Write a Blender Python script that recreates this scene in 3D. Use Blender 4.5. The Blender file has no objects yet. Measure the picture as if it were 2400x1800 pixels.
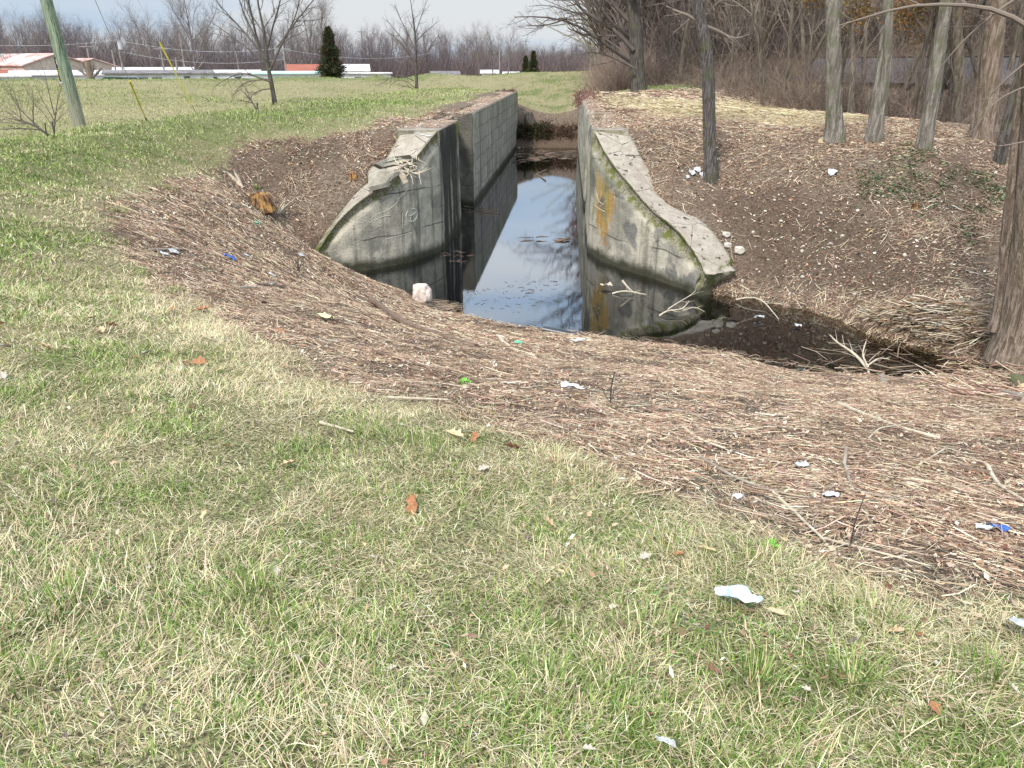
import bpy, math, random
import numpy as np
from mathutils import Vector

random.seed(7)
RNG = np.random.default_rng(11)
SC = bpy.context.scene
COL = SC.collection

# ---------------------------------------------------------------- camera
PITCH = math.atan(752/1800.); YAW = math.atan(156*math.cos(PITCH)/1800.)
cam_d = bpy.data.cameras.new("camera"); cam = bpy.data.objects.new("camera", cam_d); COL.objects.link(cam)
cam_d.sensor_width = 36.0; cam_d.lens = 36.0*1800/2400; cam_d.clip_start = 0.05; cam_d.clip_end = 3000
cam.location = (0, 0, 0); cam.rotation_euler = (math.pi/2-PITCH, 0, YAW)
SC.camera = cam

# ---------------------------------------------------------------- sky and sun
SUN_EL, SUN_AZ = math.radians(48), math.radians(205)     # azimuth clockwise from +Y
w = bpy.data.worlds.new("World"); SC.world = w; w.use_nodes = True
nt = w.node_tree; nt.nodes.clear()
o = nt.nodes.new('ShaderNodeOutputWorld'); bg = nt.nodes.new('ShaderNodeBackground')
sky = nt.nodes.new('ShaderNodeTexSky'); sky.sky_type = 'NISHITA'; sky.sun_disc = False
sky.sun_elevation = SUN_EL; sky.sun_rotation = SUN_AZ; sky.air_density = 1.0; sky.dust_density = 2.0
tc = nt.nodes.new('ShaderNodeTexCoord'); mp = nt.nodes.new('ShaderNodeMapping'); mp.inputs['Scale'].default_value = (0.9, 0.9, 9.0)
nz = nt.nodes.new('ShaderNodeTexNoise'); nz.inputs['Scale'].default_value = 1.5; nz.inputs['Detail'].default_value = 5; nz.inputs['Roughness'].default_value = .45
rp = nt.nodes.new('ShaderNodeValToRGB'); rp.color_ramp.elements[0].position = .42; rp.color_ramp.elements[0].color = (7.2, 9.8, 13.0, 1)
rp.color_ramp.elements[1].position = .58; rp.color_ramp.elements[1].color = (12.2, 12.7, 13.2, 1)
mx = nt.nodes.new('ShaderNodeMix'); mx.data_type = 'RGBA'; mx.inputs[0].default_value = .86
L = nt.links.new
L(tc.outputs['Generated'], mp.inputs['Vector']); L(mp.outputs[0], nz.inputs['Vector']); L(nz.outputs['Fac'], rp.inputs[0])
L(sky.outputs[0], mx.inputs[6]); L(rp.outputs[0], mx.inputs[7]); sx = nt.nodes.new('ShaderNodeSeparateXYZ'); L(tc.outputs['Generated'], sx.inputs[0]); mr = nt.nodes.new('ShaderNodeMapRange')
for i_, v_ in enumerate((.10, .32, 1.0, 2.25)): mr.inputs[i_+1].default_value = v_
L(sx.outputs[2], mr.inputs[0]); vm = nt.nodes.new('ShaderNodeVectorMath'); vm.operation = 'SCALE'; L(mx.outputs[2], vm.inputs[0]); L(mr.outputs[0], vm.inputs['Scale']); L(vm.outputs[0], bg.inputs[0]); bg.inputs[1].default_value = .062
L(bg.outputs[0], o.inputs[0])
sd = bpy.data.lights.new("sun", 'SUN'); sd.energy = 3.9; sd.angle = math.radians(9); sd.color = (1, .96, .9)
so = bpy.data.objects.new("sun", sd); COL.objects.link(so)
so.rotation_euler = (math.pi/2-SUN_EL, 0, -SUN_AZ+math.pi)
SC.view_settings.view_transform = 'Standard'; SC.view_settings.look = 'None'; SC.view_settings.gamma = 1
SC.view_settings.exposure = 0.14
SC.cycles.max_bounces = 6; SC.cycles.diffuse_bounces = 2; SC.cycles.glossy_bounces = 3; SC.cycles.transparent_max_bounces = 8
SC.cycles.transmission_bounces = 4

# ---------------------------------------------------------------- measuring helpers
cy, sy = math.cos(YAW), math.sin(YAW); cp, sp = math.cos(PITCH), math.sin(PITCH)
FWD = np.array([-sy*cp, cy*cp, -sp]); RT = np.array([cy, sy, 0.]); UP = np.cross(RT, FWD)
def ray(px, py): return FWD*1800.+RT*(px-1200)-UP*(py-900)
def atz(px, py, z): d = ray(px, py); return d*(z/d[2])
def aty(px, py, y): d = ray(px, py); return d*(y/d[1])
def pxm(p): return float(np.dot(p, FWD))/1800.        # metres per photo pixel at a point

def _h(ix, iy, iz, s):
    n = (ix*374761393+iy*668265263+iz*2147483647+s*974634777) & 0xffffffff
    n = ((n ^ (n >> 13))*1274126177) & 0xffffffff
    n = (n ^ (n >> 16)) & 0xffff
    return n/65535.
def noise3(p, s=0):
    p = np.asarray(p, float); i = np.floor(p).astype(np.int64); f = p-i; f = f*f*(3-2*f); r = 0
    for dx in (0, 1):
        for dy in (0, 1):
            for dz in (0, 1):
                wgt = (f[..., 0] if dx else 1-f[..., 0])*(f[..., 1] if dy else 1-f[..., 1])*(f[..., 2] if dz else 1-f[..., 2])
                r = r+wgt*_h(i[..., 0]+dx, i[..., 1]+dy, i[..., 2]+dz, s)
    return r
def fbm(p, s=0, oct=4):
    a, r, t = 1., 0, 0
    for k in range(oct):
        r = r+a*noise3(np.asarray(p)*2**k, s+k); t += a; a *= .5
    return r/t
def n2(x, y, sc, s=0, oct=3): return fbm(np.stack([x*sc, y*sc, np.zeros_like(x)+.37], -1), s, oct)
def sstep(a, b, x): t = np.clip((x-a)/(b-a), 0, 1); return t*t*(3-2*t)

# ---------------------------------------------------------------- terrain shape
WL = -5.6
LB = [(-4.25, 58), (-4.22, 24.45), (-4.32, 24.06), (-4.67, 23.27), (-5.05, 22.57), (-5.46, 22.12), (-5.88, 21.7), (-6.35, 21.4), (-6.85, 21.2), (-7.3, 21.0)]
RB = [(.1, 58), (.47, 24.5), (.8, 23.5), (1.34, 22.55), (2.09, 21.6), (2.74, 20.7), (3.2, 19.9), (3.42, 19.45)]
GP = """0,0,-1.6 -4,0,-1.6 4,0,-1.65 0,-5,-1.6 -10,0,-1.55 10,0,-1.9 0,4,-2.2 0,8,-3.15 0,10.5,-3.9 0,13.5,-4.85 0,16.5,-5.6
4,4,-2.35 4,8,-3.4 4,11,-4.45 4.3,14.4,-5.6 8,5,-2.7 8,9,-3.9 8,12,-4.85 8,14.2,-5.4 12,10,-4.2 12,14,-5 14,5,-3 20,0,-2.5 25,10,-3.5 2.4,15.6,-5.6 1,16.1,-5.6
5,16.5,-6.4 6.3,15.7,-6.2 7.2,15.2,-6.0 5.2,15.4,-6.1 4,16.3,-6.4 5.6,17.6,-6.1 8.0,15.0,-5.75 3,17,-6.2 8.6,15.3,-5.1 10,17,-4.7 12,16,-4.6 3.6,15,-5.6 5.5,14.3,-5.6 6.6,14,-5.58
4.6,19.7,-5.5 5.4,18.95,-5.55 6.3,18.3,-5.5 6.8,16.9,-5.5 2.55,22.4,-3.4 3.3,21.5,-4.1 4.0,20.5,-4.85 3.87,22.9,-3.05 2.0,23.5,-2.75
1.7,24.9,-2.05 4,25.6,-2.1 7.4,24.2,-2.15 8.8,24.2,-2.1 9.4,22.6,-2.2 12.5,26,-2.1 12.6,24.5,-2.3 3,30,-1.95 8,30,-2 1.5,32,-1.9 1.5,42,-1.9 2,40,-1.95 8,40,-2 1.5,55,-1.95 8,52,-2.1 4,70,-2.1
-2,19.6,-6.4 1,19,-6.4 -4,20.2,-6.1 2.8,18.6,-6.3 -1,21.5,-6.6 1.5,20.5,-6.6 -3,21.5,-6.5 4.2,17.8,-6.1
8.3,19.5,-4.0 6,22.6,-2.75 6,20.5,-4.2 11,19,-3.7 13,20,-3.3 10.5,22,-2.5 12,37,-2.2 16,33,-2.4 14,42,-3 20,36,-3.1 18,50,-3 20,20,-3 30,30,-3
24,62,.1 34,56,.1 45,50,.1 20,90,.1 70,45,.1 20,54,-3 28,47,-3 38,41,-3 30,80,.1 60,90,.1
-4,4,-1.9 -4,8,-2.55 -4,12,-3.7 -4,15,-4.7 -3.6,18.1,-5.6 -2.2,17.3,-5.6 -1,16.55,-5.6 -5,19.5,-5.45 -6.2,21,-5.5 -8,4,-1.65 -8,8,-1.85 -8,12,-2.3 -7.6,15,-3.0 -7.9,18.8,-3.5 -8.2,20.3,-4.1 -7.3,20.7,-5.0 -6,18,-4.4 -5.5,16,-4.3
-12,5,-1.55 -12,10,-1.6 -12,15,-1.7 -12,20,-1.8 -13.5,17.8,-1.7 -14.2,22.3,-1.72 -14.1,28,-1.75 -13.8,33,-1.75 -13,50,-1.8 -10.5,72,-1.85 -4,100,-2.2
-9.6,22.3,-2.7 -8.5,22.3,-3.6 -6.5,22.7,-3.35 -7.5,22,-4.1 -5.7,23.9,-2.6 -8.5,24.6,-2.1 -7,25.5,-1.98 -5.8,26,-1.93 -5.7,30,-1.9 -5.7,45,-1.9 -5.8,58,-1.93 -10,40,-1.8 -10,30,-1.8 -10,19.5,-2.5 -9,16.5,-2.6
-14.9,40,-1.8 -16.8,40,-2.8 -14.2,50,-1.85 -15.9,50,-2.8 -12.4,60,-1.85 -14.5,62,-2.7 -19,40,-3.4 -20,30,-3.4 -18.5,50,-3.3 -24,36,-3.4 -15.6,17,-2.3 -17.5,19,-2.9 -16.5,25,-2.3 -18.5,27,-2.9 -18,34,-2.9 -17.5,45,-2.8 -16.5,60,-2.7 -30,46,-2.9 -26,50,-2.95 -20,56,-2.95 -16,72,-2.8 -16,88,-2.8
-48.8,66,-1.32 -37,71,-1.32 -26.5,77,-1.3 -21.5,90,-1.25 -19,104,-1.2 -47,70,-1.35 -36,75,-1.35 -25,81,-1.3 -9,120,-1.2 3,134,-1.2 -2,60.5,-3.85 -2,63,-3.75 -2,70,-3.5 -1,80,-3.0 -.5,95,-2.1 2,110,-1.7 2.5,63,-2.1 2.2,75,-2.1 -6.5,64,-2.0
-60,82,-3.5 -30,95,-3.5 -24,115,-3.5 -12,140,-3.5 5,160,-3.3 -150,100,-3.5 -150,250,-3.5 0,250,-3.5 150,250,0 150,80,0 -100,55,-1.3 -80,35,-3 -50,25,-3 -100,0,-3 -45,0,-2.6 -30,10,-2.7 0,-40,-1.6 100,0,-1 60,20,-2.4 -60,-50,-2 60,-50,-2 30,120,0"""
GP = np.array([[float(v) for v in t.split(',')] for t in GP.split()])
class MQ:
    def __init__(s, P, c=.8):
        s.P, s.c = P, c; n = len(P)
        r = np.sqrt(((P[:, None, :2]-P[None, :, :2])**2).sum(-1)+c*c)
        A = np.zeros((n+1, n+1)); A[:n, :n] = r; A[:n, n] = 1; A[n, :n] = 1
        s.w = np.linalg.solve(A, np.append(P[:, 2], 0))
    def __call__(s, x, y):
        x = np.asarray(x, float); y = np.asarray(y, float); sh = x.shape; x = x.ravel(); y = y.ravel(); out = np.empty(len(x))
        for k in range(0, len(x), 20000):
            r = np.sqrt((x[k:k+20000, None]-s.P[:, 0])**2+(y[k:k+20000, None]-s.P[:, 1])**2+s.c**2)
            out[k:k+20000] = r@s.w[:-1]+s.w[-1]
        return out.reshape(sh)
GROUND = MQ(GP)
def off(path, d):      # offset a path sideways (+ = to the left of travel)
    q = []
    for i in range(len(path)):
        a = np.array(path[max(0, i-1)]); b = np.array(path[min(len(path)-1, i+1)]); t = (b-a)/np.linalg.norm(b-a)
        q.append((path[i][0]-t[1]*d, path[i][1]+t[0]*d))
    return q
BASIN = np.array([(-4.9, 58), (-4.9, 33.4), (-5.35, 33.3), (-5.35, 28.4), (-4.85, 28.3)]+[(x-.0, y) for x, y in off(LB, -.42)][1:]+[(-7.5, 20.3)]+[(3.9, 18.9)]+[(x, y) for x, y in off(RB, .42)][1:][::-1]+[(.95, 28.3), (1.45, 28.4), (1.45, 33.3), (.7, 33.4), (.5, 58)])
def inpoly(x, y, poly):
    c = np.zeros(x.shape, bool); n = len(poly); j = n-1
    for i in range(n):
        xi, yi = poly[i]; xj, yj = poly[j]
        if yi != yj: c ^= ((yi > y) != (yj > y)) & (x < (xj-xi)*(y-yi)/(yj-yi)+xi)
        j = i
    return c
def dpoly(x, y, line):
    d = np.full(x.shape, 1e9)
    for a, b in zip(line[:-1], line[1:]):
        a = np.array(a, float); b = np.array(b, float); ab = b-a
        t = np.clip(((x-a[0])*ab[0]+(y-a[1])*ab[1])/(ab@ab+1e-9), 0, 1)
        d = np.minimum(d, np.hypot(x-a[0]-t*ab[0], y-a[1]-t*ab[1]))
    return d
def terrain(x, y, detail=True):
    x = np.asarray(x, float); y = np.asarray(y, float)
    g = GROUND(np.clip(x, -220, 220), np.clip(y, -80, 300))
    far = sstep(150, 260, np.hypot(x, y)); g = g*(1-far)+(-3.0)*far
    ins = inpoly(x, y, BASIN)
    prof = np.interp(y, [20, 54.8, 56.6, 57.4, 57.9, 58.3, 60], [-6.6, -6.6, -5.58, -5.35, -4.5, -4.05, -3.9])
    # near-left corner of the basin the bank stays above the water
    bank = -5.35+(-1.9)*sstep(0, 1.9, np.hypot(np.maximum(x+7.0, 0)*.75, np.maximum(y-20.9, 0)*1.0+0*x))
    w_ = sstep(-.2, 1.6, (y-(20.3-(x+7.5)*.123)))
    inn = np.maximum(prof, bank*0+np.where(x < -4.6, bank, -9))
    g = np.where(ins, g*(1-w_)+inn*w_, g)
    if detail:
        near = 1-sstep(25, 60, np.hypot(x, y))
        g = g+(n2(x, y, .9, 3, 4)-.5)*(.10*near+.1)+(n2(x, y, 4.5, 9, 3)-.5)*.05*near
    return g
def tz(x, y): return float(terrain(np.array([x]), np.array([y]))[0])
def G(px, py, lift=0.):
    """where the sight line of a photo pixel meets the ground"""
    d = ray(px, py); t = np.geomspace(1.0/1800, 400./1800, 1400)
    P = d[None]*t[:, None]; z = terrain(P[:, 0], P[:, 1]); k = np.argmax(P[:, 2] < z)
    a, b = t[max(k-1, 0)], t[k]
    for _ in range(12):
        m = (a+b)/2; p = d*m
        if p[2] < tz(p[0], p[1]): b = m
        else: a = m
    p = d*b; return np.array([p[0], p[1], p[2]+lift])

# ---------------------------------------------------------------- object helpers
def tag(o, label=None, cat=None, group=None, kind=None):
    if label: o['label'] = label
    if cat: o['category'] = cat
    if group: o['group'] = group
    if kind: o['kind'] = kind
    return o
def empty(name, loc, label=None, cat=None, group=None, rz=0):
    e = bpy.data.objects.new(name, None); e.location = tuple(map(float, loc)); e.rotation_euler = (0, 0, rz); e.empty_display_size = .2
    COL.objects.link(e); tag(e, label, cat, group); return e
def mesh_np(name, V, faces, mat=None, parent=None, origin=None, smooth=False, attrs=None, cols=None):
    """faces: list of int arrays (n,k). V in world space; origin = location of the object"""
    V = np.asarray(V, np.float64).reshape(-1, 3)
    org = np.zeros(3) if origin is None else np.array(origin, float)
    me = bpy.data.meshes.new(name)
    faces = [np.asarray(f, np.int32) for f in faces if len(f)]
    nl = sum(f.size for f in faces); nf = sum(len(f) for f in faces)
    me.vertices.add(len(V)); me.vertices.foreach_set('co', (V-org).astype(np.float32).ravel())
    me.loops.add(nl); me.loops.foreach_set('vertex_index', np.concatenate([f.ravel() for f in faces]))
    me.polygons.add(nf); tot = np.concatenate([np.full(len(f), f.shape[1], np.int32) for f in faces])
    st = np.concatenate([[0], np.cumsum(tot)[:-1]]).astype(np.int32)
    me.polygons.foreach_set('loop_start', st)
    me.polygons.foreach_set('use_smooth', np.full(nf, bool(smooth)))
    me.update(calc_edges=True)
    if cols is not None:
        a = me.attributes.new('col', 'FLOAT_COLOR', 'POINT'); c = np.ones((len(V), 4), np.float32); c[:, :3] = cols; a.data.foreach_set('color', c.ravel())
    for k, v in (attrs or {}).items():
        a = me.attributes.new(k, 'FLOAT', 'POINT'); a.data.foreach_set('value', np.asarray(v, np.float32).ravel())
    if mat: me.materials.append(mat)
    ob = bpy.data.objects.new(name, me); COL.objects.link(ob)
    if parent is not None:
        ob.parent = parent
        loc = Vector(org)-Vector(parent.location) if parent.type == 'EMPTY' and not parent.parent else Vector(org)-parent.matrix_basis.translation
        ob.location = loc
    else: ob.location = tuple(org)
    return ob
def child(name, V, faces, mat, parent, **k):     # V in world space, parent an un-rotated Empty or object
    base = np.array(parent.location, float); p = parent.parent
    while p is not None: base = base+np.array(p.location, float); p = p.parent
    ob = mesh_np(name, np.asarray(V)-base, faces, mat, None, None, **k); ob.parent = parent; ob.location = (0, 0, 0); return ob
class Bld:
    def __init__(s): s.v = []; s.f = {}; s.n = 0
    def add(s, V, F):
        V = np.asarray(V, float).reshape(-1, 3)
        for f in F:
            f = np.asarray(f, np.int64).reshape(-1, np.asarray(f).shape[-1])
            s.f.setdefault(f.shape[1], []).append(f+s.n)
        s.v.append(V); s.n += len(V); return s
    def arr(s): return np.concatenate(s.v), [np.concatenate(v) for v in s.f.values()]
    def box(s, c, size, rz=0, top=1.0):
        hx, hy, hz = [a/2 for a in size]
        V = np.array([(x*(top if z > 0 else 1), y*(top if z > 0 else 1), z) for z in (-hz, hz) for y in (-hy, hy) for x in (-hx, hx)])
        ca, sa = math.cos(rz), math.sin(rz); V = np.stack([V[:, 0]*ca-V[:, 1]*sa, V[:, 0]*sa+V[:, 1]*ca, V[:, 2]], 1)+np.array(c)
        return s.add(V, [[(0, 2, 3, 1), (4, 5, 7, 6), (0, 1, 5, 4), (2, 6, 7, 3), (0, 4, 6, 2), (1, 3, 7, 5)]])
    def tube(s, pts, rad, sides=8, caps=True, rough=0, seed=0):
        P = np.asarray(pts, float)[None]; R = np.broadcast_to(np.asarray(rad, float), (P.shape[1],))[None]
        V, F = tubes(P, R, sides, rough, seed); K = P.shape[1]
        s.add(V, [F])
        if caps:
            s.add(V.reshape(K, sides, 3)[0], [[tuple(range(sides))[::-1]]]); s.add(V.reshape(K, sides, 3)[-1], [[tuple(range(sides))]])
        return s
def tubes(P, R, sides, rough=0, seed=0):
    """P (N,K,3), R (N,K) -> verts, quads"""
    N, K = R.shape; T = np.gradient(P, axis=1) if K > 1 else P*0
    T /= np.linalg.norm(T, axis=2, keepdims=True)+1e-9
    m = T.mean(1); ref = np.where(np.abs(m[:, 2:3]) > .85, np.array([[1., 0, 0]]), np.array([[0., 0, 1]]))[:, None, :]
    A = np.cross(T, ref); A /= np.linalg.norm(A, axis=2, keepdims=True)+1e-9; B = np.cross(T, A)
    th = np.arange(sides)*2*math.pi/sides
    rr = R[:, :, None]*np.ones(sides)
    if rough:
        q = P[:, :, None, :]+A[:, :, None, :]*np.cos(th)[:, None]*.5+B[:, :, None, :]*np.sin(th)[:, None]*.5
        rr = rr*(1+rough*(fbm(q*np.array([3., 3., 1.2]), seed, 3)-.5)*2)
        if sides > 20: e_ = np.zeros(q.shape); e_[..., 0] = np.cos(th)*4.5; e_[..., 1] = np.sin(th)*4.5; e_[..., 2] = q[..., 2]*.9; rr = rr*(1+.42*rough**.5*(.12-np.abs(fbm(e_, seed+5, 2)-.5)))
    V = P[:, :, None, :]+A[:, :, None, :]*(np.cos(th)[:, None]*rr[..., None])+B[:, :, None, :]*(np.sin(th)[:, None]*rr[..., None])
    i = np.arange(N)[:, None, None]*K*sides; k = np.arange(K-1)[None, :, None]*sides; s = np.arange(sides)[None, None, :]; s2 = (s+1) % sides
    F = np.stack([i+k+s, i+k+s2, i+k+sides+s2, i+k+sides+s], -1).reshape(-1, 4)
    return V.reshape(-1, 3), F
def spline(pts, n):
    P = np.asarray(pts, float); s = np.concatenate([[0], np.cumsum(np.linalg.norm(np.diff(P, axis=0), axis=1))])
    u = np.linspace(0, s[-1], n); out = np.stack([np.interp(u, s, P[:, k]) for k in range(P.shape[1])], 1)
    for _ in range(2): out[1:-1] = (out[:-2]+2*out[1:-1]+out[2:])/4
    return out
def copy_tree(o, name=None):
    c = o.copy(); COL.objects.link(c)
    for ch in list(o.children):
        d = ch.copy(); COL.objects.link(d); d.parent = c
        for g in list(ch.children): e = g.copy(); COL.objects.link(e); e.parent = d
    return c

# ---------------------------------------------------------------- material helpers
class M:
    def __init__(s, name):
        s.m = bpy.data.materials.new(name); s.m.use_nodes = True; s.t = s.m.node_tree; s.b = s.t.nodes['Principled BSDF']
        s.b.inputs['Specular IOR Level'].default_value = .2; s.b.inputs['Roughness'].default_value = .85; s._p = None
    def n(s, t, **k):
        x = s.t.nodes.new(t)
        for a, b in k.items(): setattr(x, a, b)
        return x
    def lk(s, a, b):
        if hasattr(a, 'default_value') or hasattr(a, 'links'): s.t.links.new(a, b)
        else:
            if isinstance(a, (int, float)) and hasattr(b.default_value, '__len__'): a = [a]*len(b.default_value)
            if isinstance(a, tuple) and len(a) == 3 and len(b.default_value) == 4: a = (*a, 1)
            b.default_value = a
    def pos(s):
        if s._p is None: s._p = s.n('ShaderNodeNewGeometry')
        return s._p.outputs['Position']
    def nrm(s): s.pos(); return s._p.outputs['Normal']
    def obj(s): return s.n('ShaderNodeTexCoord').outputs['Object']
    def at(s, name, out='Fac'): x = s.n('ShaderNodeAttribute'); x.attribute_name = name; return x.outputs[out]
    def map(s, v, sc=(1, 1, 1), loc=(0, 0, 0), rot=(0, 0, 0)):
        x = s.n('ShaderNodeMapping'); s.lk(v, x.inputs[0]); x.inputs['Location'].default_value = loc; x.inputs['Rotation'].default_value = rot; x.inputs['Scale'].default_value = sc; return x.outputs[0]
    def noise(s, sc, det=4, v=None, ro=.55, dist=0):
        x = s.n('ShaderNodeTexNoise'); s.lk(v if v is not None else s.pos(), x.inputs['Vector']); x.inputs['Scale'].default_value = sc; x.inputs['Detail'].default_value = det
        x.inputs['Roughness'].default_value = ro; x.inputs['Distortion'].default_value = dist; return x.outputs['Fac']
    def vor(s, sc, v=None, feat='F1', out='Distance', rnd=1):
        x = s.n('ShaderNodeTexVoronoi', feature=feat); s.lk(v if v is not None else s.pos(), x.inputs['Vector']); x.inputs['Scale'].default_value = sc; x.inputs['Randomness'].default_value = rnd; return x.outputs[out]
    def rng(s, v, a, b, c=0., d=1.):
        x = s.n('ShaderNodeMapRange', interpolation_type='SMOOTHSTEP'); s.lk(v, x.inputs[0])
        for i, q in enumerate((a, b, c, d)): x.inputs[i+1].default_value = q
        return x.outputs[0]
    def mth(s, op, a, b=None, clamp=False):
        x = s.n('ShaderNodeMath', operation=op, use_clamp=clamp); s.lk(a, x.inputs[0])
        if b is not None: s.lk(b, x.inputs[1])
        return x.outputs[0]
    def mul(s, a, b): return s.mth('MULTIPLY', a, b)
    def mix(s, f, a, b, bt='MIX'):
        x = s.n('ShaderNodeMix', data_type='RGBA', blend_type=bt); s.lk(f, x.inputs[0]); s.lk(a, x.inputs[6]); s.lk(b, x.inputs[7]); return x.outputs[2]
    def sep(s, v): x = s.n('ShaderNodeSeparateXYZ'); s.lk(v, x.inputs[0]); return x.outputs
    def bump(s, h, st=.5, d=.05):
        x = s.n('ShaderNodeBump'); x.inputs['Strength'].default_value = st; x.inputs['Distance'].default_value = d; s.lk(h, x.inputs['Height']); s.t.links.new(x.outputs[0], s.b.inputs['Normal'])
    def col(s, c): s.lk(c, s.b.inputs['Base Color']); return s
    def rough(s, r): s.lk(r, s.b.inputs['Roughness']); return s

def blades_mat(name, trans=.25):
    m = M(name); c = m.at('col', 'Color'); t = m.t
    d = t.nodes.new('ShaderNodeBsdfDiffuse'); tr = t.nodes.new('ShaderNodeBsdfTranslucent'); x = t.nodes.new('ShaderNodeMixShader'); x.inputs[0].default_value = trans
    t.links.new(c, d.inputs[0]); t.links.new(c, tr.inputs[0]); t.links.new(d.outputs[0], x.inputs[1]); t.links.new(tr.outputs[0], x.inputs[2])
    t.links.new(x.outputs[0], t.nodes['Material Output'].inputs[0]); t.nodes.remove(m.b); return m.m
def plain(name, c, c2=None, sc=8, rough=.8, spec=.2, bump=0, metal=0):
    m = M(name); c2 = c2 or tuple(v*.7 for v in c)
    n = m.noise(sc, 5, m.obj()); m.col(m.mix(m.rng(n, .35, .65), c, c2)); m.b.inputs['Roughness'].default_value = rough
    m.b.inputs['Specular IOR Level'].default_value = spec; m.b.inputs['Metallic'].default_value = metal
    if bump: m.bump(m.noise(sc*3, 4, m.obj()), bump, .02)
    return m.m
MB_BLADE = blades_mat('grass_blades', .08); MB_STRAW = blades_mat('dry_stalks', .1); MB_LEAF = blades_mat('small_leaves', .2)
def bark(name, a, b, sc=1., moss=None, mz=None):
    m = M(name); v = m.obj(); n = m.noise(13*sc, 5, m.map(v, (1, 1, .13)), .6, .4); f = m.noise(42*sc, 4, m.map(v, (1, 1, .3)))
    c = m.mix(m.rng(n, .42, .60), tuple(q*.6 for q in a), tuple(q*.92 for q in b)); c = m.mix(m.rng(f, .45, .7, 0, .5), c, tuple(q*.5 for q in a)); c = m.mix(m.rng(m.noise(1.3, 4, v), .4, .65, 0, .5), c, a)
    if moss: c = m.mix(m.mul(m.rng(m.noise(2.2, 4, v), .5, .62), moss), c, (.11, .13, .045))
    m.col(c); m.bump(m.mth('ADD', n, m.mul(f, .35)), 1, .09); m.b.inputs['Roughness'].default_value = .95; m.b.inputs['Specular IOR Level'].default_value = .1
    return m.m
BARK_GREY = bark('bark_grey', (.23, .20, .165), (.35, .315, .265), 1, .35)
BARK_DARK = bark('bark_dark', (.10, .085, .075), (.17, .15, .13), 1, .3)
BARK_BROWN = bark('bark_red_brown', (.24, .175, .13), (.38, .30, .235), 1.2, .15)
BARK_SCALY = bark('bark_scaly', (.13, .11, .10), (.25, .22, .205), 2.2, .4)
TWIG_DARK = plain('twigs_dark', (.085, .07, .06), (.12, .10, .085), 3)
TWIG_FAR = plain('twigs_far', (.19, .155, .155), (.14, .115, .12), .5)
TWIG_FAR2 = plain('twigs_far_brown', (.22, .175, .15), (.17, .14, .13), .5)
TWIG_WOOD = plain('twigs_woods', (.16, .125, .10), (.22, .175, .14), .5)
TRUNK_WOOD = bark('bark_woods', (.15, .12, .095), (.25, .205, .16), .7, .25)
# ================================================================ GROUND
def W(px_list, z=None):
    return np.array([G(*p)[:2] for p in px_list])
# edge between mown grass and cleared slope (photo line laid on the ground)
EDGE = [(968, 278), (860, 300), (760, 318), (655, 335), (560, 345), (470, 400), (400, 440), (320, 470), (250, 490), (220, 530), (300, 585), (350, 650), (420, 705), (500, 760), (560, 815), (700, 880), (850, 925), (1000, 955), (1180, 1010), (1400, 1075), (1600, 1160), (1750, 1235), (1900, 1310), (2100, 1400), (2250, 1435), (2420, 1450)]
EDGE_W = W(EDGE); EDGE_W = np.vstack([[(-5.9, 60)], EDGE_W, [(14, 1.5), (60, -5)]])
MULCH = np.vstack([EDGE_W, [(60, 60), (6, 60), (-5.9, 60)]])
STRAW_P = W([(1400, 232), (1560, 238), (1750, 238), (1950, 262), (2050, 285), (1900, 300), (1700, 282), (1560, 275), (1440, 255)])
DIRT_P = W([(1640, 470), (1760, 430), (1900, 440), (2080, 510), (2230, 550), (2300, 640), (2230, 725), (2000, 715), (1820, 700), (1740, 640)])
IVY_P = W([(2120, 335), (2190, 370), (2290, 420), (2370, 450), (2370, 560), (2260, 560), (2150, 500), (2040, 450), (2030, 400), (2100, 370)])
SWATH = W([(-60, 385), (100, 345), (300, 315), (520, 290), (760, 262), (930, 240)]); CRESTL = [(-60, 63), (-48.8, 66), (-37, 71), (-26.5, 77), (-21.5, 90), (-19, 104), (-9, 120), (3, 134)]
FOOTL = [(-50, 46), (-34, 46), (-24, 50), (-18, 58), (-15, 68), (-14, 80), (-11, 95)]; DIRT2 = W([(640, 330), (760, 325), (830, 350), (800, 400), (700, 420), (620, 380)])
def signed(x, y, poly):
    d = dpoly(x, y, list(poly)+[poly[0]]); return np.where(inpoly(x, y, poly), d, -d)
def zones(x, y):
    wob = (n2(x, y, .8, 21, 3)-.5)*1.3+(n2(x, y, 3.5, 31, 2)-.5)*.5
    m = sstep(-.12, .2, signed(x, y, MULCH)+wob*np.clip(np.hypot(x, y)/9, .3, 1.2))
    st = sstep(-.7, .7, signed(x, y, STRAW_P)+wob*1.2)
    beyond = (y > 58.6) & (x < 2.0) & (x > -5.5); m = np.where(beyond, sstep(61, 60, y+wob*.4), m)
    dirt = sstep(-.5, .6, signed(x, y, DIRT_P)+wob*1.0)
    ivy = sstep(-.5, .5, signed(x, y, IVY_P)+wob*1.3)
    gr = (1-m); green = sstep(.42, .60, n2(x, y, .55, 41, 3)*.62+n2(x, y, 2.6, 51, 3)*.38)
    sw = np.exp(-(dpoly(x, y, SWATH)/1.9)**2)*.9; lev = (y > 44)*sstep(3.5, .5, dpoly(x, y, CRESTL)+wob)*.8; foot = sstep(4.5, .5, dpoly(x, y, FOOTL)+wob*2)
    green = np.clip(green*(1-.8*foot)*(1-.5*(x < -6)*(y > 12))+sw+lev, 0, 1)
    dirt = np.maximum(dirt, sstep(-.3, .5, signed(x, y, DIRT2)+wob*.8)*.8); dirt = np.maximum(dirt, ((y > 54) & (y < 58.6) & (x > -5) & (x < 1.5))*.9)
    return m, st, dirt, ivy, gr, green
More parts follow.
